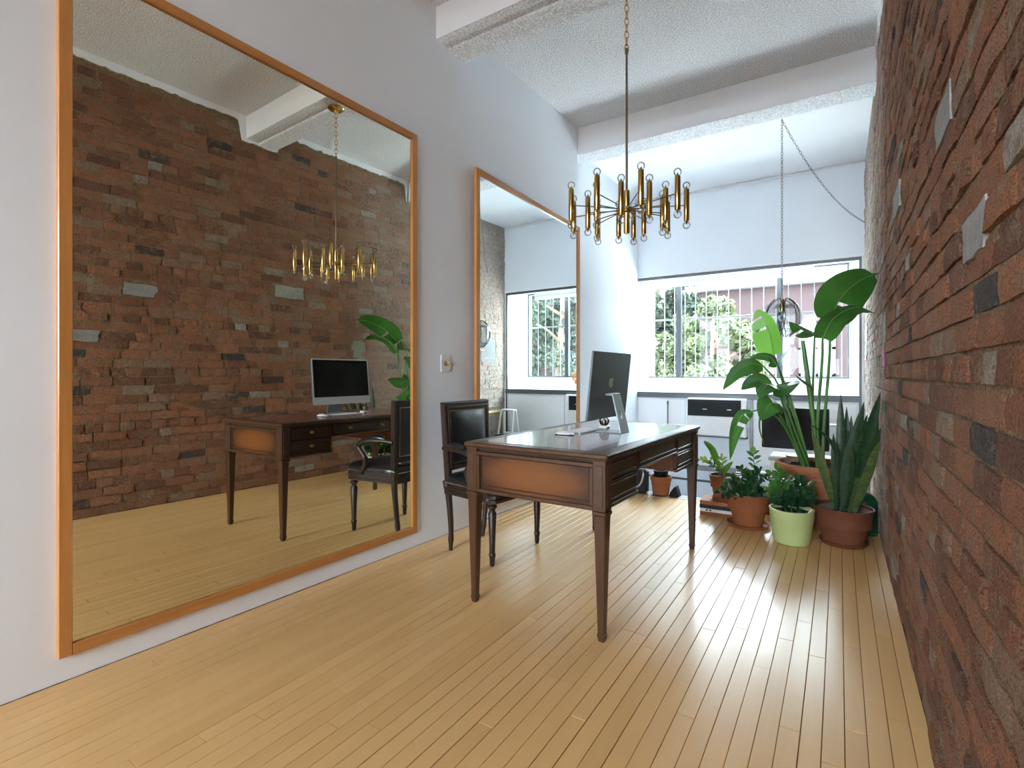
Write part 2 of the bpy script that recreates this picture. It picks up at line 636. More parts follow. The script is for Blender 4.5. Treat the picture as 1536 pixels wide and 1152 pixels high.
M['young_zz'] = leafmat('yellow_green_leaf', (0.09, 0.17, 0.03), (0.20, 0.30, 0.06), 0.4, (0.4, 0.5, 0.1), 0.25)
M['dry'] = leafmat('dry_leaf', (0.10, 0.11, 0.06), (0.2, 0.2, 0.12), 0.7, (0.3, 0.3, 0.1), 0.1)
M['bark'] = plain('tree_bark', (0.09, 0.06, 0.04), 0.9, 0, 0.3, 8, 0.6, 20)
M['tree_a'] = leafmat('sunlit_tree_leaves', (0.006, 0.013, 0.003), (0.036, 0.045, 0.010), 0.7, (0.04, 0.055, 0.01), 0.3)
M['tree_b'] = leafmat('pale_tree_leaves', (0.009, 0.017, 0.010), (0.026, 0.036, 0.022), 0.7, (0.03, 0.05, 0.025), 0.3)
M['ground'] = plain('bounce_pavement', (0.55, 0.54, 0.52), 0.9, 0, 0.1, 2)  # unseen street, made pale to bounce sunlight into the room
M['asphalt'] = plain('concrete_yard', (0.15, 0.15, 0.15), 0.9)
M['plaster'] = plain('grey_plaster', (0.27, 0.265, 0.26), 0.9, 0, 0.2, 30, 0.4, 60, 0.2)
M['plaster_green'] = plain('greenish_plaster', (0.30, 0.30, 0.25), 0.9, 0, 0.25, 30, 0.4, 60, 0.2)
M['magenta'] = plain('magenta_chalk_paint', (0.55, 0.12, 0.38), 0.85, 0, 0.3, 40)
M['gold_leaf'] = plain('dried_orange_petals', (0.45, 0.19, 0.05), 0.7, 0, 0.4, 30)
M['rail'] = plain('yellowed_brass_pipe', (0.38, 0.28, 0.11), 0.4, 0.5, 0.15, 6)
M['navy'] = plain('navy_cloth', (0.022, 0.032, 0.045), 0.8, 0, 0.2, 10)
M['stone'] = plain('concrete_landing', (0.45, 0.45, 0.46), 0.8, 0, 0.1, 4)


def glassmat(name, tint=(1, 1, 1), base=0.04, rough=0.0, grazing=True):
    m = NT(name)
    m.t.nodes.remove(m.b)
    tr = m.n('ShaderNodeBsdfTransparent')
    tr.inputs[0].default_value = (*tint, 1)
    gl = m.n('ShaderNodeBsdfGlossy')
    gl.inputs['Roughness'].default_value = rough
    fr = m.n('ShaderNodeFresnel')
    fr.inputs[0].default_value = 1.45
    mx = m.n('ShaderNodeMixShader')
    m.l(m.math('MULTIPLY', fr.outputs[0], base), mx.inputs[0])
    m.l(tr.outputs[0], mx.inputs[1])
    m.l(gl.outputs[0], mx.inputs[2])
    m.l(mx.outputs[0], m.out.inputs[0])
    return m.mat


M['pane'] = glassmat('window_pane_glass', (0.94, 0.98, 0.97), 0.2)
M['bulb'] = glassmat('clear_bulb_glass', (0.97, 0.98, 0.98), 0.8)
M['smoke'] = glassmat('smoked_lamp_glass', (0.80, 0.83, 0.83), 0.3)
M['crystal'] = glassmat('clear_crystal', (0.8, 0.82, 0.8), 1.0)


def farbrick():
    m = NT('far_red_brickwork')
    br = m.n('ShaderNodeTexBrick')
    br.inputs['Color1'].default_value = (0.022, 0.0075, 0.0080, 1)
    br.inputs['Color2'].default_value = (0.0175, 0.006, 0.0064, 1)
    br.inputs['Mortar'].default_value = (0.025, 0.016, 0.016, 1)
    br.inputs['Scale'].default_value = 3.0
    tc = m.n('ShaderNodeTexCoord')
    mp = m.n('ShaderNodeMapping')
    mp.inputs['Rotation'].default_value = (PI / 2, 0, 0)
    m.l(tc.outputs['Object'], mp.inputs[0])
    m.l(mp.outputs[0], br.inputs['Vector'])
    return m.set(br.outputs[0], 0.9)


M['far_brick'] = farbrick()
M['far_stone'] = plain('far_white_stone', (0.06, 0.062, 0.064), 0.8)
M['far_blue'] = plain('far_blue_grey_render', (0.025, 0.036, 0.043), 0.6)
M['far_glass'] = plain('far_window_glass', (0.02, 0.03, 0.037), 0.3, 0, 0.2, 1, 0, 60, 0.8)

# ------------------------------------------------------------------ the setting
XR = 0.232                          # face of the brick wall
WA, WB = -2.362, 0.0355             # left wall: x = WA + WB*y
YJ = 4.68                           # the left wall steps back here
XL2 = -2.28
YW = 6.75                           # window wall
ZC = 3.54                           # ceiling


def wallx(y):
    return WA + WB * y


# floor: strip boards, each a part
floor = thing('floor', (0, 0, 0), kind='structure')
sub = MB()
sub.box(-2.75, -5.2, -0.16, XR + 0.06, 4.6, -0.013)
sub.build('subfloor', M['gap'], floor)
BW = 0.0575


def board_mesh(name):
    b = MB()
    x0, x1, y0, y1, z0, z1, c = -0.5, 0.5, -0.5, 0.5, -0.012, 0.0, 0.0012
    cx = c / BW
    v = [(x0, y0, z0), (x1, y0, z0), (x1, y1, z0), (x0, y1, z0), (x0, y0, z1 - c), (x1, y0, z1 - c), (x1, y1, z1 - c), (x0, y1, z1 - c),
         (x0 + cx, y0 + c, z1), (x1 - cx, y0 + c, z1), (x1 - cx, y1 - c, z1), (x0 + cx, y1 - c, z1)]
    f = [(0, 1, 5, 4), (1, 2, 6, 5), (2, 3, 7, 6), (3, 0, 4, 7), (4, 5, 9, 8), (5, 6, 10, 9), (6, 7, 11, 10), (7, 4, 8, 11), (8, 9, 10, 11)]
    b.add(v, f)
    return b


bm0 = board_mesh('floor_board')
proto = bm0.build('floor_board', M['floor'], floor)
first = True
nb = 0
ncol = 48
far_boards = MB()
for i in range(ncol):
    xc = XR + 0.012 - BW * (i + 0.5)
    gap = 0.0011 if random.random() < 0.7 else random.uniform(0.0018, 0.003)
    y = 0.32 - random.uniform(0, 0.6)
    y0s = y
    while y < 4.6:
        L = random.uniform(0.55, 1.55)
        y1 = min(y + L, 4.6)
        if 4.6 - y1 < 0.25:
            y1 = 4.6
        o = proto if first else proto.copy()
        if not first:
            COL.objects.link(o)
        first = False
        o.parent = floor
        o.location = (xc, (y + y1) / 2, random.uniform(-0.0004, 0.0002))
        o.scale = (BW - gap, y1 - y - 0.0012, 1)
        o.rotation_euler = (random.gauss(0, 0.0006), random.gauss(0, 0.0016), 0)
        nb += 1
        y = y1
    far_boards.box(xc - BW / 2 + gap / 2, -5.1, -0.012, xc + BW / 2 - gap / 2, y0s - 0.001, 0)
fb = far_boards.build('floor_boards_behind', M['floor'], floor)
fb['kind'] = 'stuff'
sub = MB()
sub.cbox(-0.95, 4.603, -0.16, XR + 0.05, 5.4, -0.001, 0.002)
sub.build('landing_boards', M['floor'], floor)
th = MB()
for k in range(2):
    th.cbox(-2.62, 4.603 + k * 0.078, -0.03, -0.952, 4.678 + k * 0.078, 0.0, 0.003)
th.build('threshold', M['threshold'], floor)
st = MB()
st.box(-2.7, 4.7, -0.9, XR + 0.1, 4.745, -0.03)
st.build('stair_riser', M['white'], floor)
st = MB()
st.box(-2.7, 4.745, -0.75, XR + 0.1, 7.3, -0.7)
st.build('lower_landing', M['stone'], floor)

# left wall in two runs
b = MB()
ya, yb = -5.2, YJ
b.add([(wallx(ya), ya, -0.2), (wallx(yb), yb, -0.2), (wallx(yb) - 0.09, yb, -0.2), (-2.9, yb, -0.2), (-2.9, ya, -0.2),
       (wallx(ya), ya, 3.75), (wallx(yb), yb, 3.75), (wallx(yb) - 0.09, yb, 3.75), (-2.9, yb, 3.75), (-2.9, ya, 3.75)],
      [(0, 1, 6, 5), (1, 2, 7, 6), (2, 3, 8, 7), (3, 4, 9, 8), (4, 0, 5, 9), (5, 6, 7, 8, 9), (4, 3, 2, 1, 0)])
tag(b.build('wall_left', M['wall']), kind='structure')
b = MB()
b.box(-2.9, YJ + 0.001, -0.9, XL2, 7.5, 3.75)
tag(b.build('wall_far_left', M['wall']), kind='structure')
# thin uneven dark line at the foot of the left wall
b = MB()
pts = []
for k in range(120):
    y = 0.2 + k * 0.0375
    pts.append((wallx(y) + 0.0015, y, 0.001))
b.tube(pts, [0.0008 + 0.0010 * random.random() for _ in pts], 5)
tag(b.build('wall_foot_line', M['gap']), kind='structure')

# brick wall
wr = thing('wall_right', (XR, 0, 0), kind='structure')
b = MB()
b.box(XR + 0.0065, -5.2, -0.9, XR + 0.35, 7.5, 3.75)
b.build('mortar_bed', M['mortar'], wr, True)


def brick_variant(seed):
    r = random.Random(seed)
    nx, nz = 4, 3
    v = []
    cor = [[r.uniform(0.0, 0.10), r.uniform(0.0, 0.16)] for _ in range(4)]
    front = {}
    for j in range(nz):
        for i in range(nx):
            u = i / (nx - 1)
            w_ = j / (nz - 1)
            edge = (i in (0, nx - 1)) or (j in (0, nz - 1))
            corner = (i in (0, nx - 1)) and (j in (0, nz - 1))
            du = r.uniform(-0.012, 0.012)
            dz = r.uniform(-0.03, 0.03)
            x = r.uniform(-0.0048, 0.0018) + (0.0012 if edge else 0) + (0.0022 if corner else 0)
            uu = u - 0.5 + du
            zz = w_ - 0.5 + dz
            if corner:
                uu *= 1 - r.uniform(0, 0.02)
                zz *= 1 - r.uniform(0, 0.06)
            front[(i, j)] = len(v)
            v.append((x, uu * 0.995, zz * 0.985))
    ring = [(i, 0) for i in range(nx)] + [(nx - 1, j) for j in range(1, nz)] + [(i, nz - 1) for i in range(nx - 2, -1, -1)] + [(0, j) for j in range(nz - 2, 0, -1)]
    back = []
    for k in ring:
        p = v[front[k]]
        back.append(len(v))
        v.append((0.03, p[1] * 1.03, p[2] * 1.03))
    f = []
    for j in range(nz - 1):
        for i in range(nx - 1):
            f.append((front[(i, j)], front[(i, j + 1)], front[(i + 1, j + 1)], front[(i + 1, j)]))
    n = len(ring)
    for k in range(n):
        a, c = front[ring[k]], front[ring[(k + 1) % n]]
        f.append((a, c, back[(k + 1) % n], back[k]))
    return v, f


VARS = [brick_variant(100 + k) for k in range(14)]
VMESH = []
for k, (v, f) in enumerate(VARS):
    me = bpy.data.meshes.new('brick')
    me.from_pydata(v, [], f)
    me.materials.append(M['brick_obj'])
    me.polygons.foreach_set('use_smooth', [True] * len(me.polygons))
    me.set_sharp_from_angle(angle=math.radians(50))
    VMESH.append(me)

CH = 0.0715
bricks = []
BEAMS = [(2.62, 2.94, 3.30), (4.69, 4.97, 3.27)]
PATCH = [(1.30, 1.51, 1.345, 1.43), (1.66, 1.91, 1.73, 1.83), (2.92, 3.24, 1.85, 1.97)]
for c in range(-9, 50):
    z0 = c * CH + random.uniform(-0.001, 0.001)
    header = (c % 6 == 3)
    y = -1.0 - random.uniform(0, 0.2)
    while y < YW + 0.3:
        L = (0.103 if header else 0.208) * random.uniform(0.93, 1.06)
        if not header and random.random() < 0.10:
            L *= 0.52
        jw = random.uniform(0.005, 0.011)
        zt = z0 + CH
        if zt > 3.50:
            y += L + jw
            continue
        ok = True
        for (ba, bb, bz) in BEAMS:
            if y + L > ba and y < bb and zt > bz:
                ok = False
        if y > 4.9 and zt > 3.36:
            ok = False
        if zt < -0.01 and y + L < 5.4:
            ok = False
        for (pa, pb, pz0, pz1) in PATCH:
            if y + L / 2 > pa and y + L / 2 < pb and z0 + CH / 2 > pz0 and z0 + CH / 2 < pz1:
                ok = False
        if ok:
            t = random.random()
            if random.random() < 0.03:
                t = random.uniform(0, 0.05)
            elif t < 0.08:
                t += 0.2
            # pale salvaged bricks cluster
            if t > 0.93 and random.random() < 0.4:
                t -= 0.4
            bricks.append((y + L / 2, z0 + CH / 2, L, CH - random.uniform(0.006, 0.011), t, random.randrange(14), random.gauss(0, 0.0026)))
        y += L + jw


def brick_score(br):
    y, z, L, h = br[:4]
    best = 0
    for (sx, mirror) in ((XR, False), (-4.83 + 0.03 * y, True)):
        q = [project((sx, yy, zz)) for yy, zz in ((y - L / 2, z - h / 2), (y + L / 2, z - h / 2), (y + L / 2, z + h / 2), (y - L / 2, z + h / 2))]
        if any(p is None for p in q):
            continue
        cx = sum(p[0] for p in q) / 4
        cyy = sum(p[1] for p in q) / 4
        if mirror:
            if not (110 < cx < 612 and 80 < cyy < 780):
                continue
            if 335 < cx < 610 and 625 < cyy < 700:
                continue
        elif not (1300 < cx < 1536 and 0 < cyy < 1152):
            continue
        a = 0
        for i in range(4):
            x1, y1 = q[i]
            x2, y2 = q[(i + 1) % 4]
            a += x1 * y2 - x2 * y1
        best = max(best, abs(a) / 2)
    return best


order = sorted(range(len(bricks)), key=lambda i: -brick_score(bricks[i]))
single = set(order[:300])
FV, FF, FT = [], [], []
for i, (y, z, L, h, t, k, pr) in enumerate(bricks):
    rx = random.gauss(0, 0.006)
    flip = 1 if random.random() < 0.5 else -1
    if i in single:
        o = bpy.data.objects.new('brick', VMESH[k])
        COL.objects.link(o)
        o.parent = wr
        o.location = (pr, y, z)
        o.scale = (1, L, h)
        o.rotation_euler = (rx, 0, 0)
        o['tone'] = t
    else:
        v, f = VARS[k]
        base = len(FV)
        FV += [(p[0] + pr, p[1] * L + y - rx * p[2] * h, p[2] * h + z + rx * p[1] * L) for p in v]
        FF += [tuple(a + base for a in q) for q in f]
        FT += [t] * len(f)
me = bpy.data.meshes.new('brick_field')
me.from_pydata(FV, [], FF)
me.materials.append(M['brick_geo'])
at = me.attributes.new('tone', 'FLOAT', 'FACE')
at.data.foreach_set('value', FT)
me.polygons.foreach_set('use_smooth', [True] * len(me.polygons))
me.set_sharp_from_angle(angle=math.radians(50))
o = bpy.data.objects.new('brick_field', me)
COL.objects.link(o)
o.parent = wr
o['kind'] = 'stuff'


def ragged(name, y0, y1, z0, z1, mat, d=0.012, seed=1, skew=0.0, n=9):
    r = random.Random(seed)
    poly = []
    for (a, bb) in (((y0, z0), (y1, z0 + skew)), ((y1, z0 + skew), (y1, z1 + skew)), ((y1, z1 + skew), (y0, z1)), ((y0, z1), (y0, z0))):
        k = max(2, n // 2)
        for i in range(k):
            u = i / k
            poly.append((a[0] + (bb[0] - a[0]) * u + r.gauss(0, 0.006), a[1] + (bb[1] - a[1]) * u + r.gauss(0, 0.005)))
    m = MB()
    m.prism(poly, 0, d, T=lambda a, c, e: (XR + 0.009 - e, a, c))
    return m.build(name, mat, wr, True)


ragged('plaster_patch', 1.305, 1.505, 1.345, 1.43, M['plaster'], 0.0095, 2)
ragged('plaster_patch', 1.665, 1.905, 1.725, 1.83, M['plaster'], 0.0095, 3)
ragged('plaster_patch', 2.93, 3.235, 1.86, 1.985, M['plaster_green'], 0.012, 4, 0, 16)
ragged('plaster_patch', 3.86, 4.03, 1.0, 1.47, M['plaster_green'], 0.009, 5, 0, 18)
ragged('plaster_patch', 6.15, 6.5, 1.25, 1.62, M['plaster'], 0.012, 8, 0, 20)
ragged('chalk_mark', 3.86, 4.02, 1.14, 1.24, M['magenta'], 0.0125, 6, 0, 12)
# rough white plaster where the brick meets ceiling and beams
pt = MB()
prof = []
r_ = random.Random(4)
yy = -5.1
top = []
while yy < 4.69:
    zz = 3.485 + r_.gauss(0, 0.006)
    for (ba, bb, bz) in BEAMS:
        if ba - 0.03 < yy < bb + 0.03:
            zz = bz + 0.0 + r_.gauss(0, 0.005)
    top.append((yy, zz))
    yy += 0.035
poly = top + [(4.69, 3.6), (-5.1, 3.6)]
pt.prism(poly, 0, 0.02, T=lambda a, c, e: (XR + 0.012 - e, a, c))
pt.build('plaster_edge', M['ceiling_smooth'], wr, True)
b = MB()
pts = [(XR + 0.002, -0.3 + k * 0.05, 0.002 + 0.004 * random.random()) for k in range(100)]
b.tube(pts, [0.002 + 0.002 * random.random() for _ in pts], 5)
b.build('floor_seam', M['gap'], wr, True)

# ceiling with beams
cl = thing('ceiling', (0, 0, ZC), kind='structure')
b = MB()
b.box(-2.9, -5.3, ZC, XR + 0.3, 4.9, ZC + 0.2)
b.build('ceiling_slab', M['ceiling'], cl, True)
b = MB()
b.box(-2.9, 4.9, 3.40, XR + 0.3, 7.5, ZC + 0.2)
b.build('ceiling_slab_by_window', M['ceiling_smooth'], cl, True)
b = MB()
b.cbox(-2.6, 4.70, 3.275, XR + 0.05, 4.955, ZC + 0.02, 0.006)
b.build('beam', [M['ceiling']], cl, True)
b = MB()
b.cbox(-2.6, 4.697, 3.278, XR + 0.04, 4.7005, ZC, 0.0008)
b.build('beam_face', M['ceiling_smooth'], cl, True)
b = MB()
b.cbox(-2.6, 2.64, 3.325, XR + 0.05, 2.76, ZC + 0.02, 0.006)
b.cbox(-2.6, 2.755, 3.305, XR + 0.05, 2.925, ZC + 0.02, 0.006)
b.build('beam', M['ceiling'], cl, True)
b = MB()
b.cbox(-2.6, 2.637, 3.328, XR + 0.04, 2.6405, ZC, 0.0008)
b.build('beam_face', M['ceiling_smooth'], cl, True)
b = MB()
b.cbox(-2.6, -0.1, 3.30, XR + 0.05, 0.2, ZC + 0.02, 0.006)
b.build('beam', M['ceiling'], cl, True)
# rough plaster ridge where the low ceiling meets the window wall
b = MB()
pts = []
for k in range(60):
    x = XL2 + (XR - XL2) * k / 59
    pts.append((x, YW - 0.005, 3.385 + random.gauss(0, 0.004)))
b.tube(pts, [0.012 + random.uniform(-0.004, 0.006) for _ in pts], 6)
b.build('plaster_ridge', M['ceiling_smooth'], cl, True)

# unseen wall behind the camera; its big window is added to light the room
wn = thing('wall_near', (-1.05, -5.1, 0), kind='structure')
b = MB()
for a in ((-2.9, -5.3, -0.2, -2.15, -5.05, 3.75), (0.05, -5.3, -0.2, 0.6, -5.05, 3.75), (-2.15, -5.3, -0.2, 0.05, -5.05, 1.0), (-2.15, -5.3, 3.1, 0.05, -5.05, 3.75)):
    b.box(*a)
b.build('wall_panel', M['wall'], wn, True)
w2 = thing('fill_window', (-1.05, -5.2, 1.0), kind='structure')
b = MB()
for x in (-2.15, -1.075, 0.0):
    b.cbox(x, -5.22, 1.0, x + 0.05, -5.16, 3.1, 0.004)
for z in (1.0, 2.0, 3.05):
    b.cbox(-2.15, -5.218, z, 0.05, -5.162, z + 0.05, 0.004)
b.build('window_frame', M['white'], w2, True)

# window wall
wf = thing('wall_far', (-1.0, YW, 0), kind='structure')
ZS, ZT = 0.855, 2.365
b = MB()
b.box(-2.6, YW, ZT, XR + 0.2, YW + 0.04, 3.7)
b.box(-2.6, YW + 0.03, 2.5, XR + 0.2, 7.4, 3.7)
b.build('wall_above_window', M['wall'], wf, True)
b = MB()
b.box(-2.6, YW, -0.9, XR + 0.2, 7.4, 0.79)
b.build('wall_below_window', M['wall'], wf, True)
b = MB()
b.box(0.205, YW - 0.004, -0.9, XR + 0.2, 7.4, ZT + 0.03)
b.build('wall_side_strip', M['white'], wf, True)
b = MB()
b.cbox(-2.28, YW - 0.02, ZT, 0.225, YW + 0.02, ZT + 0.022, 0.003)
b.build('head_moulding', M['white'], wf, True)
b = MB()
b.cbox(-2.275, YW - 0.012, -0.12, 0.2, YW, -0.055, 0.003)
b.build('skirting', M['grey_metal'], wf, True)
b = MB()
b.cbox(-2.275, YW - 0.01, -0.262, 0.2, YW, -0.235, 0.003)
b.build('dark_trim', M['dark_metal'], wf, True)  # dark strip low on the wall
b = MB()
b.cbox(-0.905, YW - 0.018, 0.12, -0.868, YW, 0.786, 0.003)
b.build('vertical_strip', M['grey_metal'], wf, True)
b = MB()
b.cbox(-0.85, YW - 0.014, 0.02, 0.16, YW, 0.765, 0.004)
b.build('lower_panel', M['white'], wf, True)
b = MB()
b.cbox(-2.27, YW - 0.010, 0.02, -1.66, YW, 0.775, 0.004)
b.build('lower_panel', M['white'], wf, True)

win = thing('window_1', (-1.0, YW, ZS), kind='structure')
b = MB()
b.cbox(-2.28, YW - 0.03, 0.785, 0.205, YW + 0.02, 0.835, 0.003)
b.cbox(-2.28, YW - 0.022, 0.835, 0.205, YW + 0.02, 0.853, 0.003)
b.build('sill_band', M['dark_metal'], win, True)
b = MB()
b.cbox(-2.28, YW - 0.008, ZT - 0.035, 0.205, YW + 0.03, ZT - 0.001, 0.003)
b.build('head_strip', M['dark_metal'], win, True)
b = MB()
b.cbox(0.182, YW - 0.009, -0.3, 0.206, YW + 0.03, ZT - 0.001, 0.003)
b.build('jamb_strip', M['dark_metal'], win, True)
b = MB()
b.box(-2.6, YW + 0.02, 0.80, 0.30, 7.4, 0.856)
b.build('sill', M['white'], win, True)
b = MB()
b.box(-2.6, YW + 0.03, 2.46, 0.3, 7.4, 2.56)
b.build('head_lining', M['white'], win, True)
YG = 7.24
GX0, GX1, GZ0, GZ1 = -2.6, 0.10, 1.045, 2.42
b = MB()
b.cbox(GX1, YG - 0.14, 0.856, 0.215, YG + 0.1, 2.5, 0.004)
b.cbox(GX0, YG - 0.10, 0.856, GX1, YG + 0.1, GZ0 - 0.01, 0.006)
b.cbox(GX0, YG - 0.22, 0.856, GX1, YG - 0.09, 0.935, 0.01)
b.cbox(GX0, YG - 0.06, 2.398, GX1, YG + 0.1, 2.5, 0.004)
b.build('window_frame', M['white'], win, True)
b = MB()
b.cbox(GX0, YG - 0.025, GZ0 - 0.012, GX1, YG + 0.03, GZ0 + 0.012, 0.003)
b.cbox(GX0, YG - 0.025, 2.375, GX1, YG + 0.03, 2.398, 0.003)
b.cbox(GX1 - 0.022, YG - 0.025, GZ0, GX1 + 0.004, YG + 0.03, GZ1, 0.003)
b.build('sash', M['dark_metal'], win, True)
for xm in (-1.862, -0.626):
    b = MB()
    b.cbox(xm - 0.033, YG - 0.03, GZ0, xm + 0.033, YG + 0.03, GZ1, 0.003)
    b.build('mullion', M['dark_metal'], win, True)
edges = [GX0, -1.895, -1.829, -0.659, -0.593, GX1 - 0.02]
for k in range(3):
    b = MB()
    b.box(edges[2 * k], YG - 0.004, GZ0 + 0.012, edges[2 * k + 1], YG + 0.004, GZ1 - 0.05)
    b.build('pane', M['pane'], win, True)
b = MB()
b.cbox(-2.275, 6.86, 2.255, -0.245, 6.94, 2.362, 0.02)
b.tube([(-2.275, 6.90, 2.258), (-0.245, 6.90, 2.258)], 0.02, 10)
tag(b.build('roller_blind', M['white']), 'white rolled up roller blind at the top of the window', 'blind')

gr = thing('security_grille', (-1.2, 7.42, 0.95), 'row of pale vertical security bars outside the window', 'security bars')
x = -2.54
while x < 0.3:
    b = MB()
    b.tube([(x, 7.42, 0.95), (x, 7.42, 2.6)], 0.0055, 6)
    b.build('window_bar', M['bar'], gr, True)
    x += 0.1425
b = MB()
for z in (0.97, 1.86, 2.58):
    b.cbox(-2.9, 7.425, z - 0.012, 0.5, 7.432, z + 0.012, 0.002)
b.build('cross_rail', M['bar'], gr, True)

# ------------------------------------------------------------------ outside
g = MB()
g.box(-60, 7.6, -1.6, 60, 80, -1.2)
tag(g.build('street_ground', M['ground']), 'unseen pavement outside the window, made pale to bounce sunlight', 'ground', kind='structure')
g = MB()
g.box(-60, -60, -1.6, 60, -5.4, -1.2)
tag(g.build('yard_ground', M['asphalt']), 'grey concrete yard behind the house', 'ground', kind='structure')


def tree(x, y, h, crown, seed, mat, label, n=5200, base=-1.2, leaf=0.085, zlo=None):
    r = np.random.default_rng(seed)
    t = thing('street_tree', (x, y, base), label, 'tree')
    b = MB()
    b.tube(bez([(x, y, base), (x + 0.08, y, base + h * 0.3), (x - 0.05, y + 0.1, base + h * 0.62), (x, y, base + h * 0.9)], 12), [0.17 - 0.011 * k for k in range(13)], 8)
    for k in range(7):
        a = r.uniform(0, 2 * PI)
        z = base + h * r.uniform(0.35, 0.75)
        b.tube(bez([(x, y, z), (x + math.cos(a) * crown * 0.4, y + math.sin(a) * crown * 0.4, z + 0.4), (x + math.cos(a) * crown * 0.8, y + math.sin(a) * crown * 0.8, z + 0.6)], 6), [0.06, 0.055, 0.05, 0.04, 0.035, 0.03, 0.02], 6)
    b.build('trunk', M['bark'], t, True)
    V = []
    Fc = []
    blobs = []
    for k in range(34 if zlo is None else 60):
        d = r.normal(size=3)
        d /= np.linalg.norm(d)
        rr = r.uniform(0.25, 1.0) ** 0.5
        c = np.array([x, y, base + h * 0.62]) + d * np.array([crown, crown, h * 0.36]) * rr
        if zlo is not None:
            c[2] = zlo + (base + h - 0.6 - zlo) * r.uniform(0, 1)
        blobs.append((c, r.uniform(0.28, 0.5) * crown * 0.62))
    per = n // len(blobs)
    for c, br in blobs:
        d = r.normal(size=(per, 3))
        d /= np.linalg.norm(d, axis=1)[:, None]
        P = c + d * br * r.uniform(0.55, 1.0, (per, 1))
        nn = d + r.normal(size=(per, 3)) * 0.6
        nn /= np.linalg.norm(nn, axis=1)[:, None]
        tt = np.cross(nn, r.normal(size=(per, 3)))
        tt /= np.linalg.norm(tt, axis=1)[:, None]
        ss = np.cross(nn, tt)
        s = r.uniform(0.6, 1.3, (per, 1)) * leaf
        for q in range(per):
            o = len(V)
            V += [tuple(P[q] - tt[q] * s[q]), tuple(P[q] + ss[q] * s[q] * 0.55), tuple(P[q] + tt[q] * s[q]), tuple(P[q] - ss[q] * s[q] * 0.55)]
            Fc.append((o, o + 1, o + 2, o + 3))
    m = MB()
    m.v = V
    m.f = Fc
    m.m = [0] * len(Fc)
    cr = m.build('crown', mat, t, True)
    cr['kind'] = 'stuff'
    return t


tree(-5.0, 16.6, 9.5, 1.75, 11, M['tree_b'], 'tall pale green street tree rising past the top of the window', 20000, zlo=-0.2, leaf=0.11)  # this and the other tall crowns rise above the view to cut sky light
tree(-2.75, 14.2, 4.3, 1.35, 12, M['tree_a'], 'sunlit yellow green bushy tree in front of the red brick building', 14000)
tree(4.9, 16.8, 9.0, 2.2, 14, M['tree_b'], 'broad pale street tree opposite the brick wall end of the window', 13000, zlo=-0.2)
tree(-10.5, 21.0, 9.0, 2.6, 15, M['tree_b'], 'wide pale tree out of view, there to block sky light', 7000, leaf=0.13, zlo=0.0)  # unseen tree, kept tall to block sky light

bd = thing('brick_building', (-1.5, 21, -1.2), 'red brick building with white stone cornice across the street', 'building')
b = MB()
b.box(-4.5, 20.0, -1.2, 8.9, 24, 4.1)
b.build('wall', M['far_brick'], bd, True)
b = MB()
b.cbox(-4.7, 19.7, 4.1, 9.1, 24.2, 4.28, 0.03)
b.cbox(-4.6, 19.85, 4.28, 9.0, 24.1, 4.75, 0.03)
b.build('cornice', M['far_stone'], bd, True)
for k in range(20):
    b = MB()
    b.cbox(-4.5 + k * 0.65, 19.72, 4.76, -4.15 + k * 0.65, 19.95, 5.3, 0.03)
    b.build('parapet_post', M['far_stone'], bd, True)
for (xa, xb, za, zb) in ((-1.15, -0.1, 1.0, 2.85), (0.3, 1.9, 0.9, 2.9), (2.9, 4.5, 0.9, 2.9), (5.4, 7.0, 0.9, 2.9)):
    b = MB()
    b.box(xa, 19.94, za, xb, 20.02, zb)
    wo = b.build('window', M['far_glass'], bd, True)
    b = MB()
    for a in ((xa, za, xa + 0.1, zb), (xb - 0.1, za, xb, zb), (xa, zb - 0.1, xb, zb), (xa, za, xb, za + 0.1), ((xa + xb) / 2 - 0.04, za, (xa + xb) / 2 + 0.04, zb), (xa, (za + zb) / 2 - 0.04, xb, (za + zb) / 2 + 0.04)):
        b.box(a[0], 19.88, a[1], a[2], 19.96, a[3])
    b.build('window_frame', M['far_stone'], wo, True)
b = MB()
b.box(-1.65, 19.9, -1.2, -1.42, 20.05, 2.75)
b.build('white_pilaster', M['far_stone'], bd, True)
bl = thing('rendered_building', (16, 25, -1.2), 'blue grey rendered building further along the street', 'building')
b = MB()
b.box(9.4, 15.4, -1.2, 22, 34, 19)  # moved and made tall to keep the sun off the trees
b.build('wall', M['far_blue'], bl, True)
for k in range(4):
    for j in range(2):
        b = MB()
        b.box(9.3, 16.4 + k * 2.6, 0.4 + j * 2.9, 9.42, 18.0 + k * 2.6, 2.3 + j * 2.9)
        b.build('window', M['far_glass'], bl, True)

# ------------------------------------------------------------------ mirrors
def mirror(name, label, y0, y1, z0, z1, xf, fw, mat, depth=0.012, back=0.012, drop=0.0):
    """xf(y): glass plane; the frame stands depth proud of the glass"""
    t = thing(name, (xf((y0 + y1) / 2), (y0 + y1) / 2, z0), label, 'mirror')

    def T(a, c, d):
        return (xf(a) + d, a, c - drop * (a - y0) / (y1 - y0) * (c - z0) / (z1 - z0))
    m = MB()
    m.box(y0 + fw * 0.6, z0 + fw * 0.6, -0.004, y1 - fw * 0.6, z1 - fw * 0.6, 0.0, T)
    m.build('mirror_glass', mat, t, True)
    for (a0, c0, a1, c1, mm) in ((y0, z0, y0 + fw, z1, 'frame_wood'), (y1 - fw, z0, y1, z1, 'frame_wood'), (y0 + fw, z1 - fw, y1 - fw, z1, 'frame_wood_y'), (y0 + fw, z0, y1 - fw, z0 + fw, 'frame_wood_y')):
        m = MB()
        m.cbox(a0, c0, -back, a1, c1, depth, 0.0025, T)
        m.build('frame_rail' if mm.endswith('y') else 'frame_stile', M[mm], t, True)
    return t


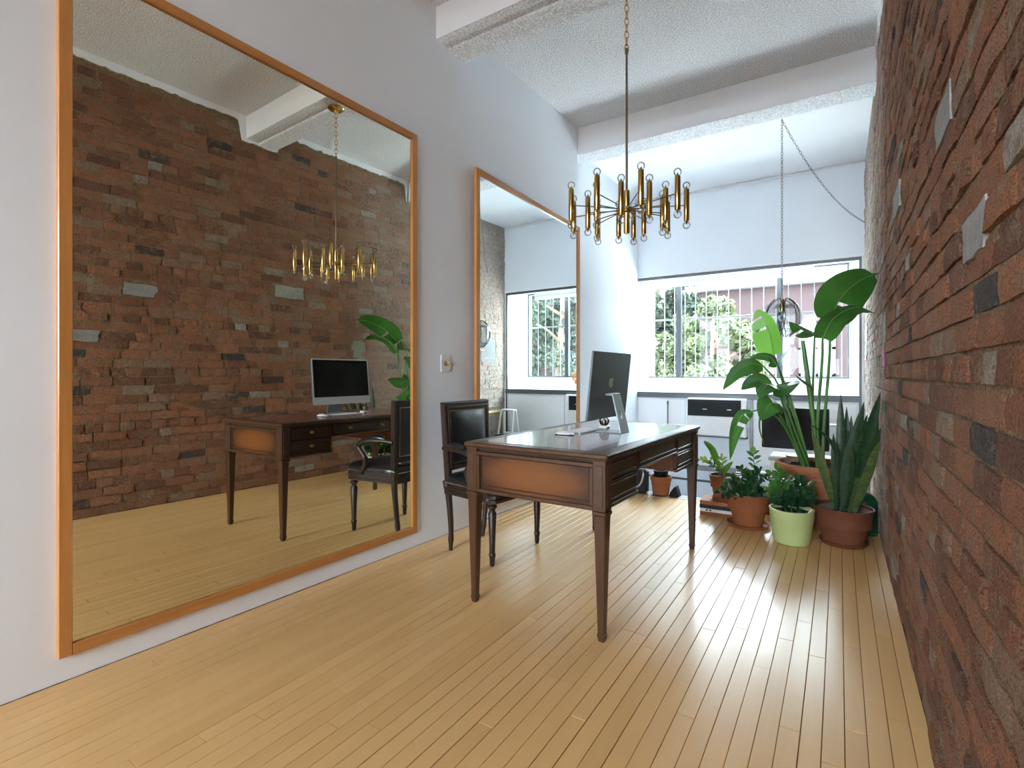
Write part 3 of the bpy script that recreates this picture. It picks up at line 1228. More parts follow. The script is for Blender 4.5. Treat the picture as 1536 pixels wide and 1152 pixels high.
mirror('wall_mirror', 'huge orange wood framed wall mirror reflecting the brick wall and the desk', 0.679, 2.447, 0.092, 2.612,
       lambda y: -2.302 + 0.031 * (y - 1.5), 0.041, M['mirror'])
mirror('wall_mirror', 'narrower wood framed mirror behind the chair and desk, reflecting the window', 3.0, 4.672, 0.10, 2.585,
       lambda y: -2.194 + 0.023 * (y - 3.8), 0.042, M['mirror2'], 0.012, 0.014, 0.045)

# light switch
sw = thing('light_switch', (wallx(2.72), 2.72, 1.108), 'white wall plate with round brass dimmer knob between the two mirrors', 'light switch')
b = MB()
T = lambda a, c, d: (wallx(a) + d, a, c)
b.cbox(2.678, 1.108, 0, 2.768, 1.226, 0.007, 0.003, T)
b.build('plate', M['pale'], sw, True)
b = MB()
b.lathe([(0.017, 0.007), (0.017, 0.012), (0.013, 0.016), (0.013, 0.024), (0.0001, 0.026)], (0, 0, 0), 16, T=lambda x, y, z: (wallx(2.723) + z, 2.723 + x, 1.167 + y))
b.build('dimmer_knob', M['brass'], sw, True, 40)

# ------------------------------------------------------------------ desk
DC = Vector((-0.823, 1.9907, 0)) + Vector((0.0322, 0.9995, 0)) * 0.6755 + Vector((-0.9995, 0.0322, 0)) * 0.331
desk = thing('writing_desk', DC, 'dark walnut writing desk with leather top, drawers and tapered legs', 'desk', -0.0322)
LX, LY = 0.331, 0.6755
b = MB()
b.cbox(-LX - 0.04, -LY - 0.04, 0.750, LX + 0.04, LY + 0.04, 0.7715, 0.005)
b.cbox(-LX - 0.033, -LY - 0.033, 0.742, LX + 0.033, LY + 0.033, 0.750, 0.003)
tt = b.build('tabletop', M['walnut_y'], desk)
b = MB()
b.cbox(-LX + 0.02, -LY + 0.02, 0.7712, LX - 0.02, LY - 0.02, 0.7726, 0.0006)
b.build('leather_inlay', M['leather_top'], tt)
for sx in (-1, 1):
    for sy in (-1, 1):
        cx, cy = sx * LX, sy * LY
        b = MB()

        def sq(h, z):
            c = h * 0.18
            return [(cx + p[0], cy + p[1], z) for p in ((h - c, -h), (h, -h + c), (h, h - c), (h - c, h), (-h + c, h), (-h, h - c), (-h, -h + c), (-h + c, -h))]
        rings = [(0.0255, 0.535), (0.0325, 0.534), (0.0325, 0.522), (0.0275, 0.516), (0.0265, 0.50), (0.0145, 0.032), (0.0175, 0.031), (0.0165, 0.02), (0.012, 0.0)]
        v = []
        for h_, z_ in rings:
            v += sq(h_, z_)
        f = [tuple(range(8))]
        for i in range(len(rings) - 1):
            for k in range(8):
                f.append((i * 8 + k, (i + 1) * 8 + k, (i + 1) * 8 + (k + 1) % 8, i * 8 + (k + 1) % 8))
        f.append(tuple(reversed(range((len(rings) - 1) * 8, len(rings) * 8))))
        b.add(v, f)
        b.build('leg', M['walnut'], desk)
        b = MB()
        b.cbox(cx - 0.0295, cy - 0.0295, 0.535, cx + 0.0295, cy + 0.0295, 0.744, 0.003)
        po = b.build('corner_post', M['walnut'], desk)
        b = MB()
        # small raised field on both outer faces of the post
        b.cbox(cx - 0.0165, cy + sy * 0.0295 - 0.002, 0.556, cx + 0.0165, cy + sy * 0.0295 + 0.002, 0.722, 0.0015)
        b.cbox(cx + sx * 0.0295 - 0.002, cy - 0.0165, 0.556, cx + sx * 0.0295 + 0.002, cy + 0.0165, 0.722, 0.0015)
        b.build('post_field', M['walnut_y'], po)


def framed(a0, c0, a1, c1, T, bw, proud, b):
    """four moulding bars round a field"""
    for (p0, q0, p1, q1) in ((a0, c0, a1, c0 + bw), (a0, c1 - bw, a1, c1), (a0, c0 + bw, a0 + bw, c1 - bw), (a1 - bw, c0 + bw, a1, c1 - bw)):
        b.cbox(p0, q0, 0, p1, q1, proud, 0.0025, T)


for sy in (-1, 1):
    yf = sy * (LY + 0.016)
    T = lambda a, c, d, yf=yf, sy=sy: (a, yf + sy * d, c)
    b = MB()
    b.cbox(-LX + 0.028, 0.537, -0.02, LX - 0.028, 0.728, 0.0, 0.001, T)
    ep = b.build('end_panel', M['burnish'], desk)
    b = MB()
    framed(-LX + 0.028, 0.536, LX - 0.028, 0.730, T, 0.018, 0.012, b)
    framed(-LX + 0.048, 0.566, LX - 0.048, 0.716, T, 0.007, 0.006, b)
    b.build('panel_moulding', M['walnut'], ep)
    b = MB()
    b.cbox(-LX + 0.03, 0.730, -0.02, LX - 0.03, 0.743, -0.006, 0.001, T)
    b.build('slot_shadow', M['gap'], ep)  # dark strip paints the shadow line in the slot under the top

PED = ((-0.646, -0.305), (0.305, 0.646))
for (ya, yb) in PED:
    b = MB()
    b.cbox(-LX + 0.005, ya, 0.540, LX - 0.005, yb, 0.742, 0.002)
    b.build('pedestal', M['walnut_in'], desk)
b = MB()
b.cbox(-LX + 0.005, -0.305, 0.652, LX - 0.005, 0.305, 0.742, 0.002)
b.build('centre_apron', M['walnut_in'], desk)


def drawer(sx, ya, yb, z0, z1, knobs):
    xf = sx * (LX + 0.006)
    T = lambda a, c, d: (xf + sx * d, a, c)
    b = MB()
    b.cbox(ya + 0.004, z0 + 0.003, -0.016, yb - 0.004, z1 - 0.003, 0.006, 0.002, T)
    d = b.build('drawer' if knobs else 'mock_drawer', M['walnut_y'], desk)
    b = MB()
    framed(ya + 0.016, z0 + 0.014, yb - 0.016, z1 - 0.014, lambda a, c, e: T(a, c, e + 0.005), 0.007, 0.007, b)
    b.build('drawer_moulding', M['walnut'], d)
    for kx in knobs:
        b = MB()
        b.lathe([(0.011, 0.005), (0.011, 0.008), (0.005, 0.010), (0.005, 0.018), (0.010, 0.022), (0.010, 0.026), (0.0001, 0.029)], (0, 0, 0), 12, T=lambda x, y, z: T(kx + x, (z0 + z1) / 2 + y, z))
        b.build('knob', M['old_brass'], d, smooth=40)


for sx in (-1, 1):
    for (ya, yb) in PED:
        kn = [(ya + yb) / 2] if sx < 0 else []
        drawer(sx, ya, yb, 0.650, 0.738, kn)
        drawer(sx, ya, yb, 0.556, 0.648, kn)
    drawer(sx, -0.30, 0.30, 0.658, 0.738, [-0.15, 0.15] if sx < 0 else [])
    b = MB()
    xf = sx * (LX + 0.006)
    T = lambda a, c, d: (xf + sx * d, a, c)
    for (ya, yb) in PED:
        b.cbox(ya, 0.537, -0.012, yb, 0.556, 0.012, 0.003, T)
    b.cbox(-0.305, 0.646, -0.012, 0.305, 0.658, 0.012, 0.003, T)
    b.build('base_moulding', M['walnut_y'], desk)

DM = WM[desk]
# ------------------------------------------------------------------ computer and desk things
im = thing('desktop_computer', (-1.07, 2.735, 0.7726), 'slim metal all-in-one computer standing on the desk', 'computer', -0.012)


def TP(a, c, d):
    """panel frame: a along width, c up the panel, d towards the back (+x)"""
    ang = math.radians(6.0)
    base = Vector((-0.044, 0.012, 0.078))
    return tuple(base + Vector((0, 1, 0)) * a + Vector((math.sin(ang), 0, math.cos(ang))) * c + Vector((math.cos(ang), 0, -math.sin(ang))) * d)


def rrect(w_, h_, r, n=5, cx=0, cy=0):
    P = []
    for (sx, sy, a0) in ((1, -1, -PI / 2), (1, 1, 0), (-1, 1, PI / 2), (-1, -1, PI)):
        for k in range(n + 1):
            a = a0 + PI / 2 * k / n
            P.append((cx + sx * (w_ / 2 - r) + r * math.cos(a), cy + sy * (h_ / 2 - r) + r * math.sin(a)))
    return P


b = MB()
b.prism(rrect(0.547, 0.368, 0.012, 5, 0, 0.184), 0.0, 0.0115, TP)
sc = b.build('shell', M['alu_shaded'], im)
b = MB()
b.prism(rrect(0.546, 0.367, 0.012, 5, 0, 0.184), -0.0012, 0.0, TP)
b.build('front_bezel', M['pale'], sc)
b = MB()
b.prism(rrect(0.523, 0.296, 0.004, 3, 0, 0.209), -0.0022, -0.0010, TP)
b.build('screen', M['screen'], sc)
# emblem on the back: a bitten fruit with a leaf
b = MB()
fr = []
for k in range(60):
    a = 2 * PI * k / 60
    x, y = math.cos(a), math.sin(a)
    r = 0.031 * (1 + 0.06 * math.cos(2 * a))
    px_, py_ = r * x, r * y * 1.02
    if y > 0:
        py_ -= 0.009 * math.exp(-(px_ / 0.008) ** 2)
    else:
        py_ += 0.005 * math.exp(-(px_ / 0.007) ** 2)
        px_ *= 1 - 0.16 * (-y) ** 2
    d = math.hypot(px_ - 0.038, py_ - 0.004)
    if d < 0.016:
        px_ = 0.038 - math.sqrt(max(0.0, 0.016 ** 2 - (py_ - 0.004) ** 2))
    fr.append((px_, py_ + 0.198))
b.prism(fr, 0.0112, 0.0120, TP)
lf = [(0.001 + 0.004 * 0, 0.198 + 0.032), (0.006, 0.198 + 0.034), (0.012, 0.198 + 0.041), (0.013, 0.198 + 0.049), (0.007, 0.198 + 0.046), (0.002, 0.198 + 0.040)]
b.prism(lf, 0.0112, 0.0120, TP)
b.build('emblem', M['logo'], sc)
# stand: plate and leaning neck with cable hole
b = MB()
b.cbox(-0.075, -0.066, 0, 0.075, 0.066, 0.006, 0.002)
b.build('stand_base', M['alu'], im)
b = MB()
n0, n1 = Vector((0.069, 0, 0.004)), Vector((0.018, 0, 0.215))
prof = [(n0, 0.066), (n0 + (n1 - n0) * 0.45, 0.060), (n0 + (n1 - n0) * 0.93, 0.056), (n1, 0.054)]
hole_lo, hole_hi = 0.33, 0.55


def neckpt(u, yv, dx):
    p = n0 + (n1 - n0) * u
    return (p.x + dx, yv, p.z + dx * 0.24)


hw = lambda u: 0.062 - 0.008 * u
segs = [(0, hole_lo, None), (hole_lo, hole_hi, 'hole'), (hole_hi, 1.0, None)]
for (u0, u1, hole) in segs:
    spans = [(-1, 1)] if not hole else [(-1, -0.22), (0.22, 1)]
    for (s0, s1) in spans:
        v = [neckpt(u0, hw(u0) * s0, 0), neckpt(u0, hw(u0) * s1, 0), neckpt(u1, hw(u1) * s1, 0), neckpt(u1, hw(u1) * s0, 0)]
        v2 = [neckpt(u0, hw(u0) * s0, 0.006), neckpt(u0, hw(u0) * s1, 0.006), neckpt(u1, hw(u1) * s1, 0.006), neckpt(u1, hw(u1) * s0, 0.006)]
        b.add(v + v2, [(3, 2, 1, 0), (4, 5, 6, 7), (0, 1, 5, 4), (1, 2, 6, 5), (2, 3, 7, 6), (3, 0, 4, 7)])
tp = n1
b.cbox(-0.030, -0.054, 0.203, 0.026, 0.054, 0.217, 0.003)
b.build('stand_neck', M['alu'], im)

kb = thing('keyboard', (-1.225, 2.675, 0.7726), 'thin white compact keyboard lying in front of the computer', 'keyboard', -0.01)
b = MB()
b.prism(rrect(0.115, 0.279, 0.010, 4), 0.0, 0.006)
b.build('keyboard_body', M['alu'], kb)
for r in range(5):
    b = MB()
    for k in range(14):
        b.cbox(-0.051 + r * 0.0205, -0.134 + k * 0.0192, 0.006, -0.034 + r * 0.0205, -0.1175 + k * 0.0192, 0.008, 0.0008)
    b.build('key_row', M['keycap'], kb)
ms = thing('computer_mouse', (-1.235, 2.472, 0.7726), 'small white rounded computer mouse beside the keyboard', 'mouse', 0.05)
b = MB()
L = []
for i in range(11):
    u = -1 + 2 * i / 10
    hh = math.sqrt(max(0, 1 - u * u))
    L.append((u * 0.056, 0.0285 * (0.35 + 0.65 * hh), 0.0035 + 0.017 * hh))
v = []
for (x, hw_, hz) in L:
    for k in range(9):
        a = PI * k / 8
        v.append((x, hw_ * math.cos(a), 0.004 + (hz - 0.004) * math.sin(a)))
f = []
for i in range(10):
    for k in range(8):
        f.append((i * 9 + k, i * 9 + k + 1, (i + 1) * 9 + k + 1, (i + 1) * 9 + k))
b.add(v, f)
b.build('mouse_shell', M['pale'], ms, smooth=60)
b = MB()
b.prism(rrect(0.106, 0.05, 0.02, 5), 0.0, 0.005)
b.build('mouse_base', M['black_plastic'], ms)
gb = thing('snow_globe', (-1.185, 2.90, 0.7726), 'little glass ball on a white base behind the computer stand', 'ornament')
b = MB()
b.cbox(-0.028, -0.028, 0, 0.028, 0.028, 0.016, 0.004)
b.build('ornament_base', M['pale'], gb)
b = MB()
b.sphere((0, 0, 0.043), 0.03, 20, 12)
b.build('glass_ball', M['crystal'], gb, smooth=180)
b = MB()
b.lathe([(0.010, 0.016), (0.016, 0.03), (0.012, 0.05), (0.002, 0.058)], (0, 0, 0), 10)
b.build('ball_figure', M['old_brass'], gb, smooth=40)

# ------------------------------------------------------------------ armchair
ch = thing('armchair', (-1.85, 2.675, 0), 'black leather armchair with dark carved wood frame pulled up to the desk', 'armchair', 0.0)
front = [(0.178, -0.246), (0.196, 0.240)]
rear = [(-0.187, -0.165), (-0.182, 0.170)]
for i, (x, y) in enumerate(front):
    b = MB()
    b.lathe([(0.012, 0.0), (0.015, 0.012), (0.0165, 0.05), (0.020, 0.058), (0.020, 0.072), (0.0155, 0.078), (0.0165, 0.09), (0.0245, 0.30), (0.020, 0.308), (0.016, 0.318), (0.019, 0.326), (0.027, 0.334), (0.027, 0.345), (0.018, 0.352), (0.018, 0.362)], (x, y, 0), 14)
    lg = b.build('leg', M['chair_wood'], ch, smooth=40)
    b = MB()
    b.cbox(x - 0.029, y - 0.029, 0.360, x + 0.029, y + 0.029, 0.428, 0.005)
    for sx, sy in ((0, -1 if i == 0 else 1), (1, 0)):
        for rr in (0.020, 0.011):
            b.torus((x + sx * 0.030, y + sy * 0.030, 0.394), rr, 0.004, (0 if sx else 1, 1 if sx else 0, 0), (0, 0, 1), 12, 5)
    b.build('carved_block', M['chair_wood'], lg)
for (x, y) in rear:
    b = MB()
    P = bez([(x - 0.004, y, 0.0), (x + 0.006, y * 1.06, 0.15), (x + 0.005, y * 1.18, 0.34), (x - 0.01, y * 1.22, 0.44)], 12)
    b.tube(P, [0.0125, 0.014, 0.019, 0.016, 0.017, 0.018, 0.019, 0.020, 0.021, 0.022, 0.024, 0.024, 0.024][:len(P)], 10)
    b.build('leg', M['chair_wood'], ch, smooth=40)


def seat_outline(off=0.0):
    P = []
    for k in range(9):                      # bowed front
        u = -1 + k / 4
        P.append((0.245 - 0.03 * u * u + off, u * (0.268 + off)))
    P.append((0.19, 0.280 + off))
    for k in range(5):
        u = k / 4
        P.append((0.10 - 0.30 * u, 0.272 - 0.055 * u + off))
    P.append((-0.212 - off, 0.20))
    P.append((-0.212 - off, -0.20))
    for k in range(5):
        u = 1 - k / 4
        P.append((0.10 - 0.30 * u, -(0.272 - 0.055 * u + off)))
    P.append((0.19, -(0.280 + off)))
    return P


b = MB()
po = seat_outline()
for (o0, z0, z1) in ((0.0, 0.362, 0.378), (-0.007, 0.378, 0.388), (0.002, 0.388, 0.405), (-0.004, 0.405, 0.425)):
    b.prism(seat_outline(o0), z0, z1)
b.build('seat_rail', M['chair_wood'], ch)
b = MB()
cx0, cy0 = 0.01, 0.0
rings = []
for (s, z) in ((0.985, 0.424), (1.0, 0.438), (0.985, 0.456), (0.93, 0.472), (0.80, 0.484), (0.55, 0.492), (0.25, 0.496)):
    rings.append([(cx0 + (p[0] - cx0) * s, cy0 + (p[1] - cy0) * s, z) for p in po])
n = len(po)
v = [p for r in rings for p in r]
f = []
for i in range(len(rings) - 1):
    for k in range(n):
        f.append((i * n + k, i * n + (k + 1) % n, (i + 1) * n + (k + 1) % n, (i + 1) * n + k))
f.append(tuple((len(rings) - 1) * n + k for k in range(n)))
b.add(v, f)
b.build('seat', M['black_leather'], ch, smooth=60)


def TB(a, c, d):
    """backrest plane: a across, c up from 0.44, d forward"""
    k = 0.05
    u = c - 0.44
    return (-0.182 - u * k + d, a + 0.005, c - d * k)


b = MB()
hw2 = 0.2375
taper = lambda a, c: a * (0.93 + 0.07 * min(1, (c - 0.42) / 0.45))
TBt = lambda a, c, d: TB(taper(a, c), c, d)
b.cbox(-hw2, 0.400, -0.02, -hw2 + 0.042, 0.915, 0.02, 0.006, TBt)
b.cbox(hw2 - 0.042, 0.400, -0.02, hw2, 0.915, 0.02, 0.006, TBt)
b.cbox(-hw2 + 0.03, 0.870, -0.019, hw2 - 0.03, 0.914, 0.019, 0.006, TBt)
b.cbox(-hw2 + 0.03, 0.500, -0.019, hw2 - 0.03, 0.540, 0.019, 0.006, TBt)
b.cbox(-hw2 + 0.004, 0.902, -0.023, hw2 - 0.004, 0.920, 0.023, 0.005, TBt)
for s in (-1, 1):
    b.cbox(s * hw2 - 0.006 - (0.03 if s > 0 else -0.03), 0.52, 0.018, s * hw2 + 0.006 - (0.03 if s > 0 else -0.03), 0.895, 0.026, 0.003, TBt)
b.cbox(-hw2 + 0.024, 0.882, 0.018, hw2 - 0.024, 0.894, 0.026, 0.003, TBt)
b.build('backrest_frame', M['chair_wood'], ch)
b = MB()
nn_ = 13
for side in (1, -1):
    v = []
    for j in range(nn_):
        for i in range(nn_):
            u, w_ = -1 + 2 * i / (nn_ - 1), -1 + 2 * j / (nn_ - 1)
            d = (1 - u ** 4) * (1 - w_ ** 4)
            v.append(TBt(u * 0.192, 0.705 + w_ * 0.166, side * (0.017 + 0.026 * d)))
    f = []
    for j in range(nn_ - 1):
        for i in range(nn_ - 1):
            q = (j * nn_ + i, j * nn_ + i + 1, (j + 1) * nn_ + i + 1, (j + 1) * nn_ + i)
            f.append(q if side > 0 else tuple(reversed(q)))
    b.add(v, f)
b.build('backrest_cushion', M['black_leather'], ch, smooth=80)
b = MB()
for side in (1, -1):
    for k in range(26):
        for (a, c) in ((-0.188, 0.545 + k * 0.0127), (0.188, 0.545 + k * 0.0127)):
            b.sphere(TBt(a, c, side * 0.0205), 0.0052, 6, 4)
    for k in range(30):
        for c in (0.542, 0.868):
            b.sphere(TBt(-0.184 + k * 0.0127, c, side * 0.0205), 0.0052, 6, 4)
n = len(po)
per = [Vector((p[0], p[1], 0)) for p in po]
tot = 0
for i in range(n):
    a, c = per[i], per[(i + 1) % n]
    L = (c - a).length
    k = max(1, int(L / 0.013))
    for q in range(k):
        p = a.lerp(c, q / k)
        b.sphere((p.x * 1.004, p.y * 1.004, 0.431), 0.0042, 6, 4)
nt_ = b.build('nail_trim', M['nail'], ch)
nt_['kind'] = 'stuff'
for s in (-1, 1):
    b = MB()
    P = bez([(-0.198, s * 0.222, 0.640), (-0.12, s * 0.248, 0.648), (-0.01, s * 0.276, 0.642), (0.055, s * 0.284, 0.625), (0.075, s * 0.284, 0.600), (0.050, s * 0.280, 0.565),
             (0.020, s * 0.274, 0.525), (0.030, s * 0.268, 0.475), (0.075, s * 0.262, 0.415)], 32)
    rad = [0.017 + 0.004 * math.sin(PI * k / len(P)) for k in range(len(P))]
    b.tube(P, rad, 10, flat=0.95)
    ar = b.build('armrest', M['chair_wood'], ch, smooth=50)
    b = MB()
    P = bez([(-0.15, s * 0.242, 0.660), (-0.08, s * 0.258, 0.668), (0.0, s * 0.275, 0.660)], 8)
    b.tube(P, [0.010, 0.017, 0.020, 0.021, 0.021, 0.020, 0.018, 0.015, 0.010][:len(P)], 10)
    b.build('arm_pad', M['black_leather'], ar, smooth=60)

# ------------------------------------------------------------------ chandelier
HUB = Vector((-0.996, 2.761, 2.006))
cd = thing('chandelier', (HUB.x, HUB.y, 3.305), 'brass chandelier of vertical tubes with clear bulbs over the desk', 'chandelier')


def chain(b, p0, p1, sag=0.0, link=0.03, r=0.0022, wdt=0.5):
    p0, p1 = Vector(p0), Vector(p1)
    L = (p1 - p0).length * (1 + 2.6 * (sag / max(0.1, (p1 - p0).length)) ** 2)
    n = max(2, int(L / (link * 0.78)))
    P = [p0.lerp(p1, k / n) - Vector((0, 0, 4 * sag * (k / n) * (1 - k / n))) for k in range(n + 1)]
    for k in range(n):
        c = (P[k] + P[k + 1]) / 2
        t = (P[k + 1] - P[k]).normalized()
        ref = Vector((0.8, 0.6, 0)) if abs(t.z) > 0.5 else Vector((0, 0, 1))
        s = t.cross(ref).normalized()
        if k % 2:
            s = t.cross(s).normalized()
        b.torus(c, link / 2, r, t, s, 10, 5, wdt)


b = MB()
b.lathe([(0.062, 0), (0.066, -0.012), (0.05, -0.026), (0.02, -0.032), (0.012, -0.048), (0.006, -0.055)], (HUB.x, HUB.y, 3.305), 24)
b.build('canopy', M['brass'], cd, True, 40)
b = MB()
chain(b, (HUB.x, HUB.y, 3.252), (HUB.x, HUB.y, 2.885), 0, 0.046, 0.0032, 0.48)
b.build('chain', M['brass'], cd, True, 60)
b = MB()
b.tube([(HUB.x, HUB.y, 2.895), (HUB.x, HUB.y, 2.08)], 0.0062, 10)
b.lathe([(0.009, 2.87), (0.011, 2.88), (0.009, 2.90), (0.003, 2.905)], (HUB.x, HUB.y, 0), 10)
b.build('rod', M['bronze_rod'], cd, True, 50)
b = MB()
b.lathe([(0.006, 0.115), (0.016, 0.105), (0.016, -0.125), (0.012, -0.132), (0.0001, -0.132)], HUB, 16)
b.lathe([(0.020, 0.018), (0.026, 0.012), (0.026, -0.012), (0.020, -0.018)], HUB, 16)
b.build('central_stem', M['brass'], cd, True, 40)
RV = Vector((math.cos(YAW), math.sin(YAW), 0))
TV = Vector((math.sin(YAW), -math.cos(YAW), 0))
for k in range(18):
    outer = k % 2 == 0
    a = math.radians(10 + 20 * k)
    R = 0.318 if outer else 0.213
    dz = 0.008 if outer else -0.006
    c = HUB + RV * (R * math.cos(a)) + TV * (R * math.sin(a)) + Vector((0, 0, dz))
    b = MB()
    b.lathe([(0.0001, -0.087), (0.0135, -0.087), (0.0148, -0.085), (0.0148, 0.085), (0.0135, 0.087), (0.0001, 0.087)], c, 14)
    tb = b.build('brass_tube', M['brass'], cd, True, 40)
    b = MB()
    b.tube([HUB + Vector((0, 0, dz * 0.5)), c], 0.003, 6)
    b.build('arm', M['bronze_rod'], tb, True)
    for s in (-1, 1):
        b = MB()
        b.sphere(c + Vector((0, 0, s * 0.108)), 0.0205, 12, 8)
        b.build('bulb', M['bulb'], tb, True, 180)
        b = MB()
        b.tube([c + Vector((0, 0, s * 0.086)), c + Vector((0, 0, s * 0.104))], [0.007, 0.003], 6)
        b.build('bulb_holder', M['old_brass'], tb, True)

# ------------------------------------------------------------------ pendant lamp with swagged chain
PX, PY = -0.437, 5.25
pl = thing('pendant_lamp', (PX, PY, 3.40), 'smoked glass petal pendant lamp hanging on a chain before the window', 'pendant lamp')
b = MB()
chain(b, (PX, PY, 3.395), (PX, PY, 1.78), 0, 0.034, 0.0022, 0.5)
b.build('chain', M['bar'], pl, True, 60)
b = MB()
chain(b, (PX, PY, 3.39), (XR - 0.012, 6.3, 2.62), 0.14, 0.034, 0.0022, 0.5)
b.build('swag_chain', M['bar'], pl, True, 60)
b = MB()
b.lathe([(0.004, 1.785), (0.02, 1.77), (0.026, 1.75), (0.026, 1.66), (0.018, 1.655), (0.0001, 1.655)], (PX, PY, 0), 14)
b.build('socket', M['old_brass'], pl, True, 40)
b = MB()
b.sphere((PX, PY, 1.60), 0.03, 14, 10)
b.build('bulb', M['bulb'], pl, True, 180)
for k in range(6):
    a0 = 2 * PI * k / 6 + 0.2
    b = MB()
    v = []
    nu, nv = 9, 9
    for j in range(nv):
        w_ = j / (nv - 1)
        el = PI * (0.13 + 0.74 * w_)
        for i in range(nu):
            u = -1 + 2 * i / (nu - 1)
            half = 0.60 * math.sin(PI * (0.08 + 0.84 * w_))
            a = a0 + u * half
            r = 0.150 + 0.012 * (1 - u * u)
            v.append((PX + r * math.sin(el) * math.cos(a), PY + r * math.sin(el) * math.sin(a), 1.60 + 0.185 * math.cos(el)))
    f = [(j * nu + i, j * nu + i + 1, (j + 1) * nu + i + 1, (j + 1) * nu + i) for j in range(nv - 1) for i in range(nu - 1)]
    b.add(v, f)
    pe = b.build('glass_petal', M['smoke'], pl, True, 180)
    b = MB()
    ring = [v[j * nu] for j in range(nv)] + [v[(nv - 1) * nu + i] for i in range(nu)] + [v[j * nu + nu - 1] for j in range(nv - 1, -1, -1)] + [v[i] for i in range(nu - 1, -1, -1)]
    b.tube(ring, 0.0036, 5, cap=False)
    b.build('petal_edge', M['black_plastic'], pe, True)
b = MB()
for z, r in ((1.70, 0.128), (1.49, 0.12)):
    b.torus((PX, PY, z), r, 0.0028, (1, 0, 0), (0, 1, 0), 28, 5)
for k in range(6):
    a = 2 * PI * k / 6 + 0.2
    b.tube([(PX, PY, 1.70), (PX + 0.128 * math.cos(a), PY + 0.128 * math.sin(a), 1.70)], 0.0025, 5)
b.build('wire_ring', M['dark_metal'], pl, True)

# ------------------------------------------------------------------ things under the window
ac = thing('air_conditioner', (-1.26, YW, 0.30), 'white air conditioner with black louvred grille set under the window', 'air conditioner')
b = MB()
b.cbox(-1.61, YW - 0.115, 0.33, -0.925, YW - 0.002, 0.795, 0.012)
b.build('housing', M['pale'], ac, True)
b = MB()
b.cbox(-1.60, YW - 0.124, 0.575, -0.985, YW - 0.112, 0.775, 0.003)
gp = b.build('grille', M['grille'], ac, True)
for k in range(7):
    b = MB()
    b.cbox(-1.595, YW - 0.130, 0.597 + k * 0.022, -0.99, YW - 0.122, 0.603 + k * 0.022, 0.0015)
    b.build('louvre', M['black_plastic'], gp, True)
for x in (-1.42, -1.14):
    b = MB()
    b.cbox(x, YW - 0.133, 0.655, x + 0.05, YW - 0.128, 0.664, 0.001)
    b.build('louvre_tab', M['pale'], gp, True)
b = MB()
b.cbox(-1.60, YW - 0.122, 0.345, -0.985, YW - 0.112, 0.568, 0.004)
b.build('front_panel', M['pale'], ac, True)
b = MB()
b.cbox(-0.975, YW - 0.128, 0.34, -0.93, YW - 0.112, 0.785, 0.004)
b.build('side_trim', M['white'], ac, True)
b = MB()
b.cbox(-1.62, YW - 0.118, 0.318, -0.92, YW - 0.002, 0.330, 0.002)
b.build('bottom_edge', M['dark_metal'], ac, True)

tb_ = thing('low_table', (-0.22, 4.96, 0), 'low white side table behind the big planter', 'table')
b = MB()
b.cbox(-0.50, 4.78, 0.375, 0.10, 5.16, 0.40, 0.004)
b.build('table_top', M['stone'], tb_, True)
for x in (-0.47, 0.07):
    for y in (4.81, 5.13):
        b = MB()
        b.cbox(x - 0.018, y - 0.018, 0.0, x + 0.018, y + 0.018, 0.375, 0.003)
        b.build('leg', M['white'], tb_, True)
tv = thing('computer_monitor', (-0.315, 4.96, 0.40), 'black flat monitor turned away from the room behind the big planter', 'monitor')
ma, mb_ = ony(1143, 640, 4.95).x, ony(1244, 640, 4.95).x
mc, mw = (ma + mb_) / 2, mb_ - ma
TM = lambda a, c, d: (a, 4.95 - d, c)
b = MB()
b.prism(rrect(mw, 0.345, 0.010, 4, mc, 0.633), -0.02, 0.012, T=TM)
b.build('casing', M['black_plastic'], tv, True)
b = MB()
b.prism(rrect(mw * 0.74, 0.23, 0.085, 8, mc + 0.005, 0.630), 0.012, 0.026, T=TM)
b.build('rounded_back', M['charcoal'], tv, True)
for dx in (-0.05, 0.055):
    b = MB()
    b.lathe([(0.014, 0.026), (0.014, 0.031), (0.0001, 0.032)], (0, 0, 0), 14, T=lambda u, w_, z: TM(mc + dx + u, 0.628 + w_, z))
    b.build('rear_boss', M['black_plastic'], tv, True)
b = MB()
b.cbox(mc + 0.04, 4.93, 0.405, mc + 0.075, 4.96, 0.50, 0.004)
b.build('stand_neck', M['black_plastic'], tv, True)
b = MB()
b.prism(rrect(0.24, 0.17, 0.06, 6, mc + 0.055, 4.95), 0.400, 0.410)
b.build('stand_foot', M['black_plastic'], tv, True)

b = MB()
b.tube([(-1.869, 6.69, -0.7), (-1.869, 6.70, 0.70)], 0.009, 8)
b.lathe([(0.009, 0), (0.013, 0.004), (0.013, 0.04), (0.006, 0.046)], (-1.869, 6.70, 0.70), 10)
tag(b.build('metal_rod', M['grey_metal']), 'thin grey metal rod standing against the wall below the window', 'rod')

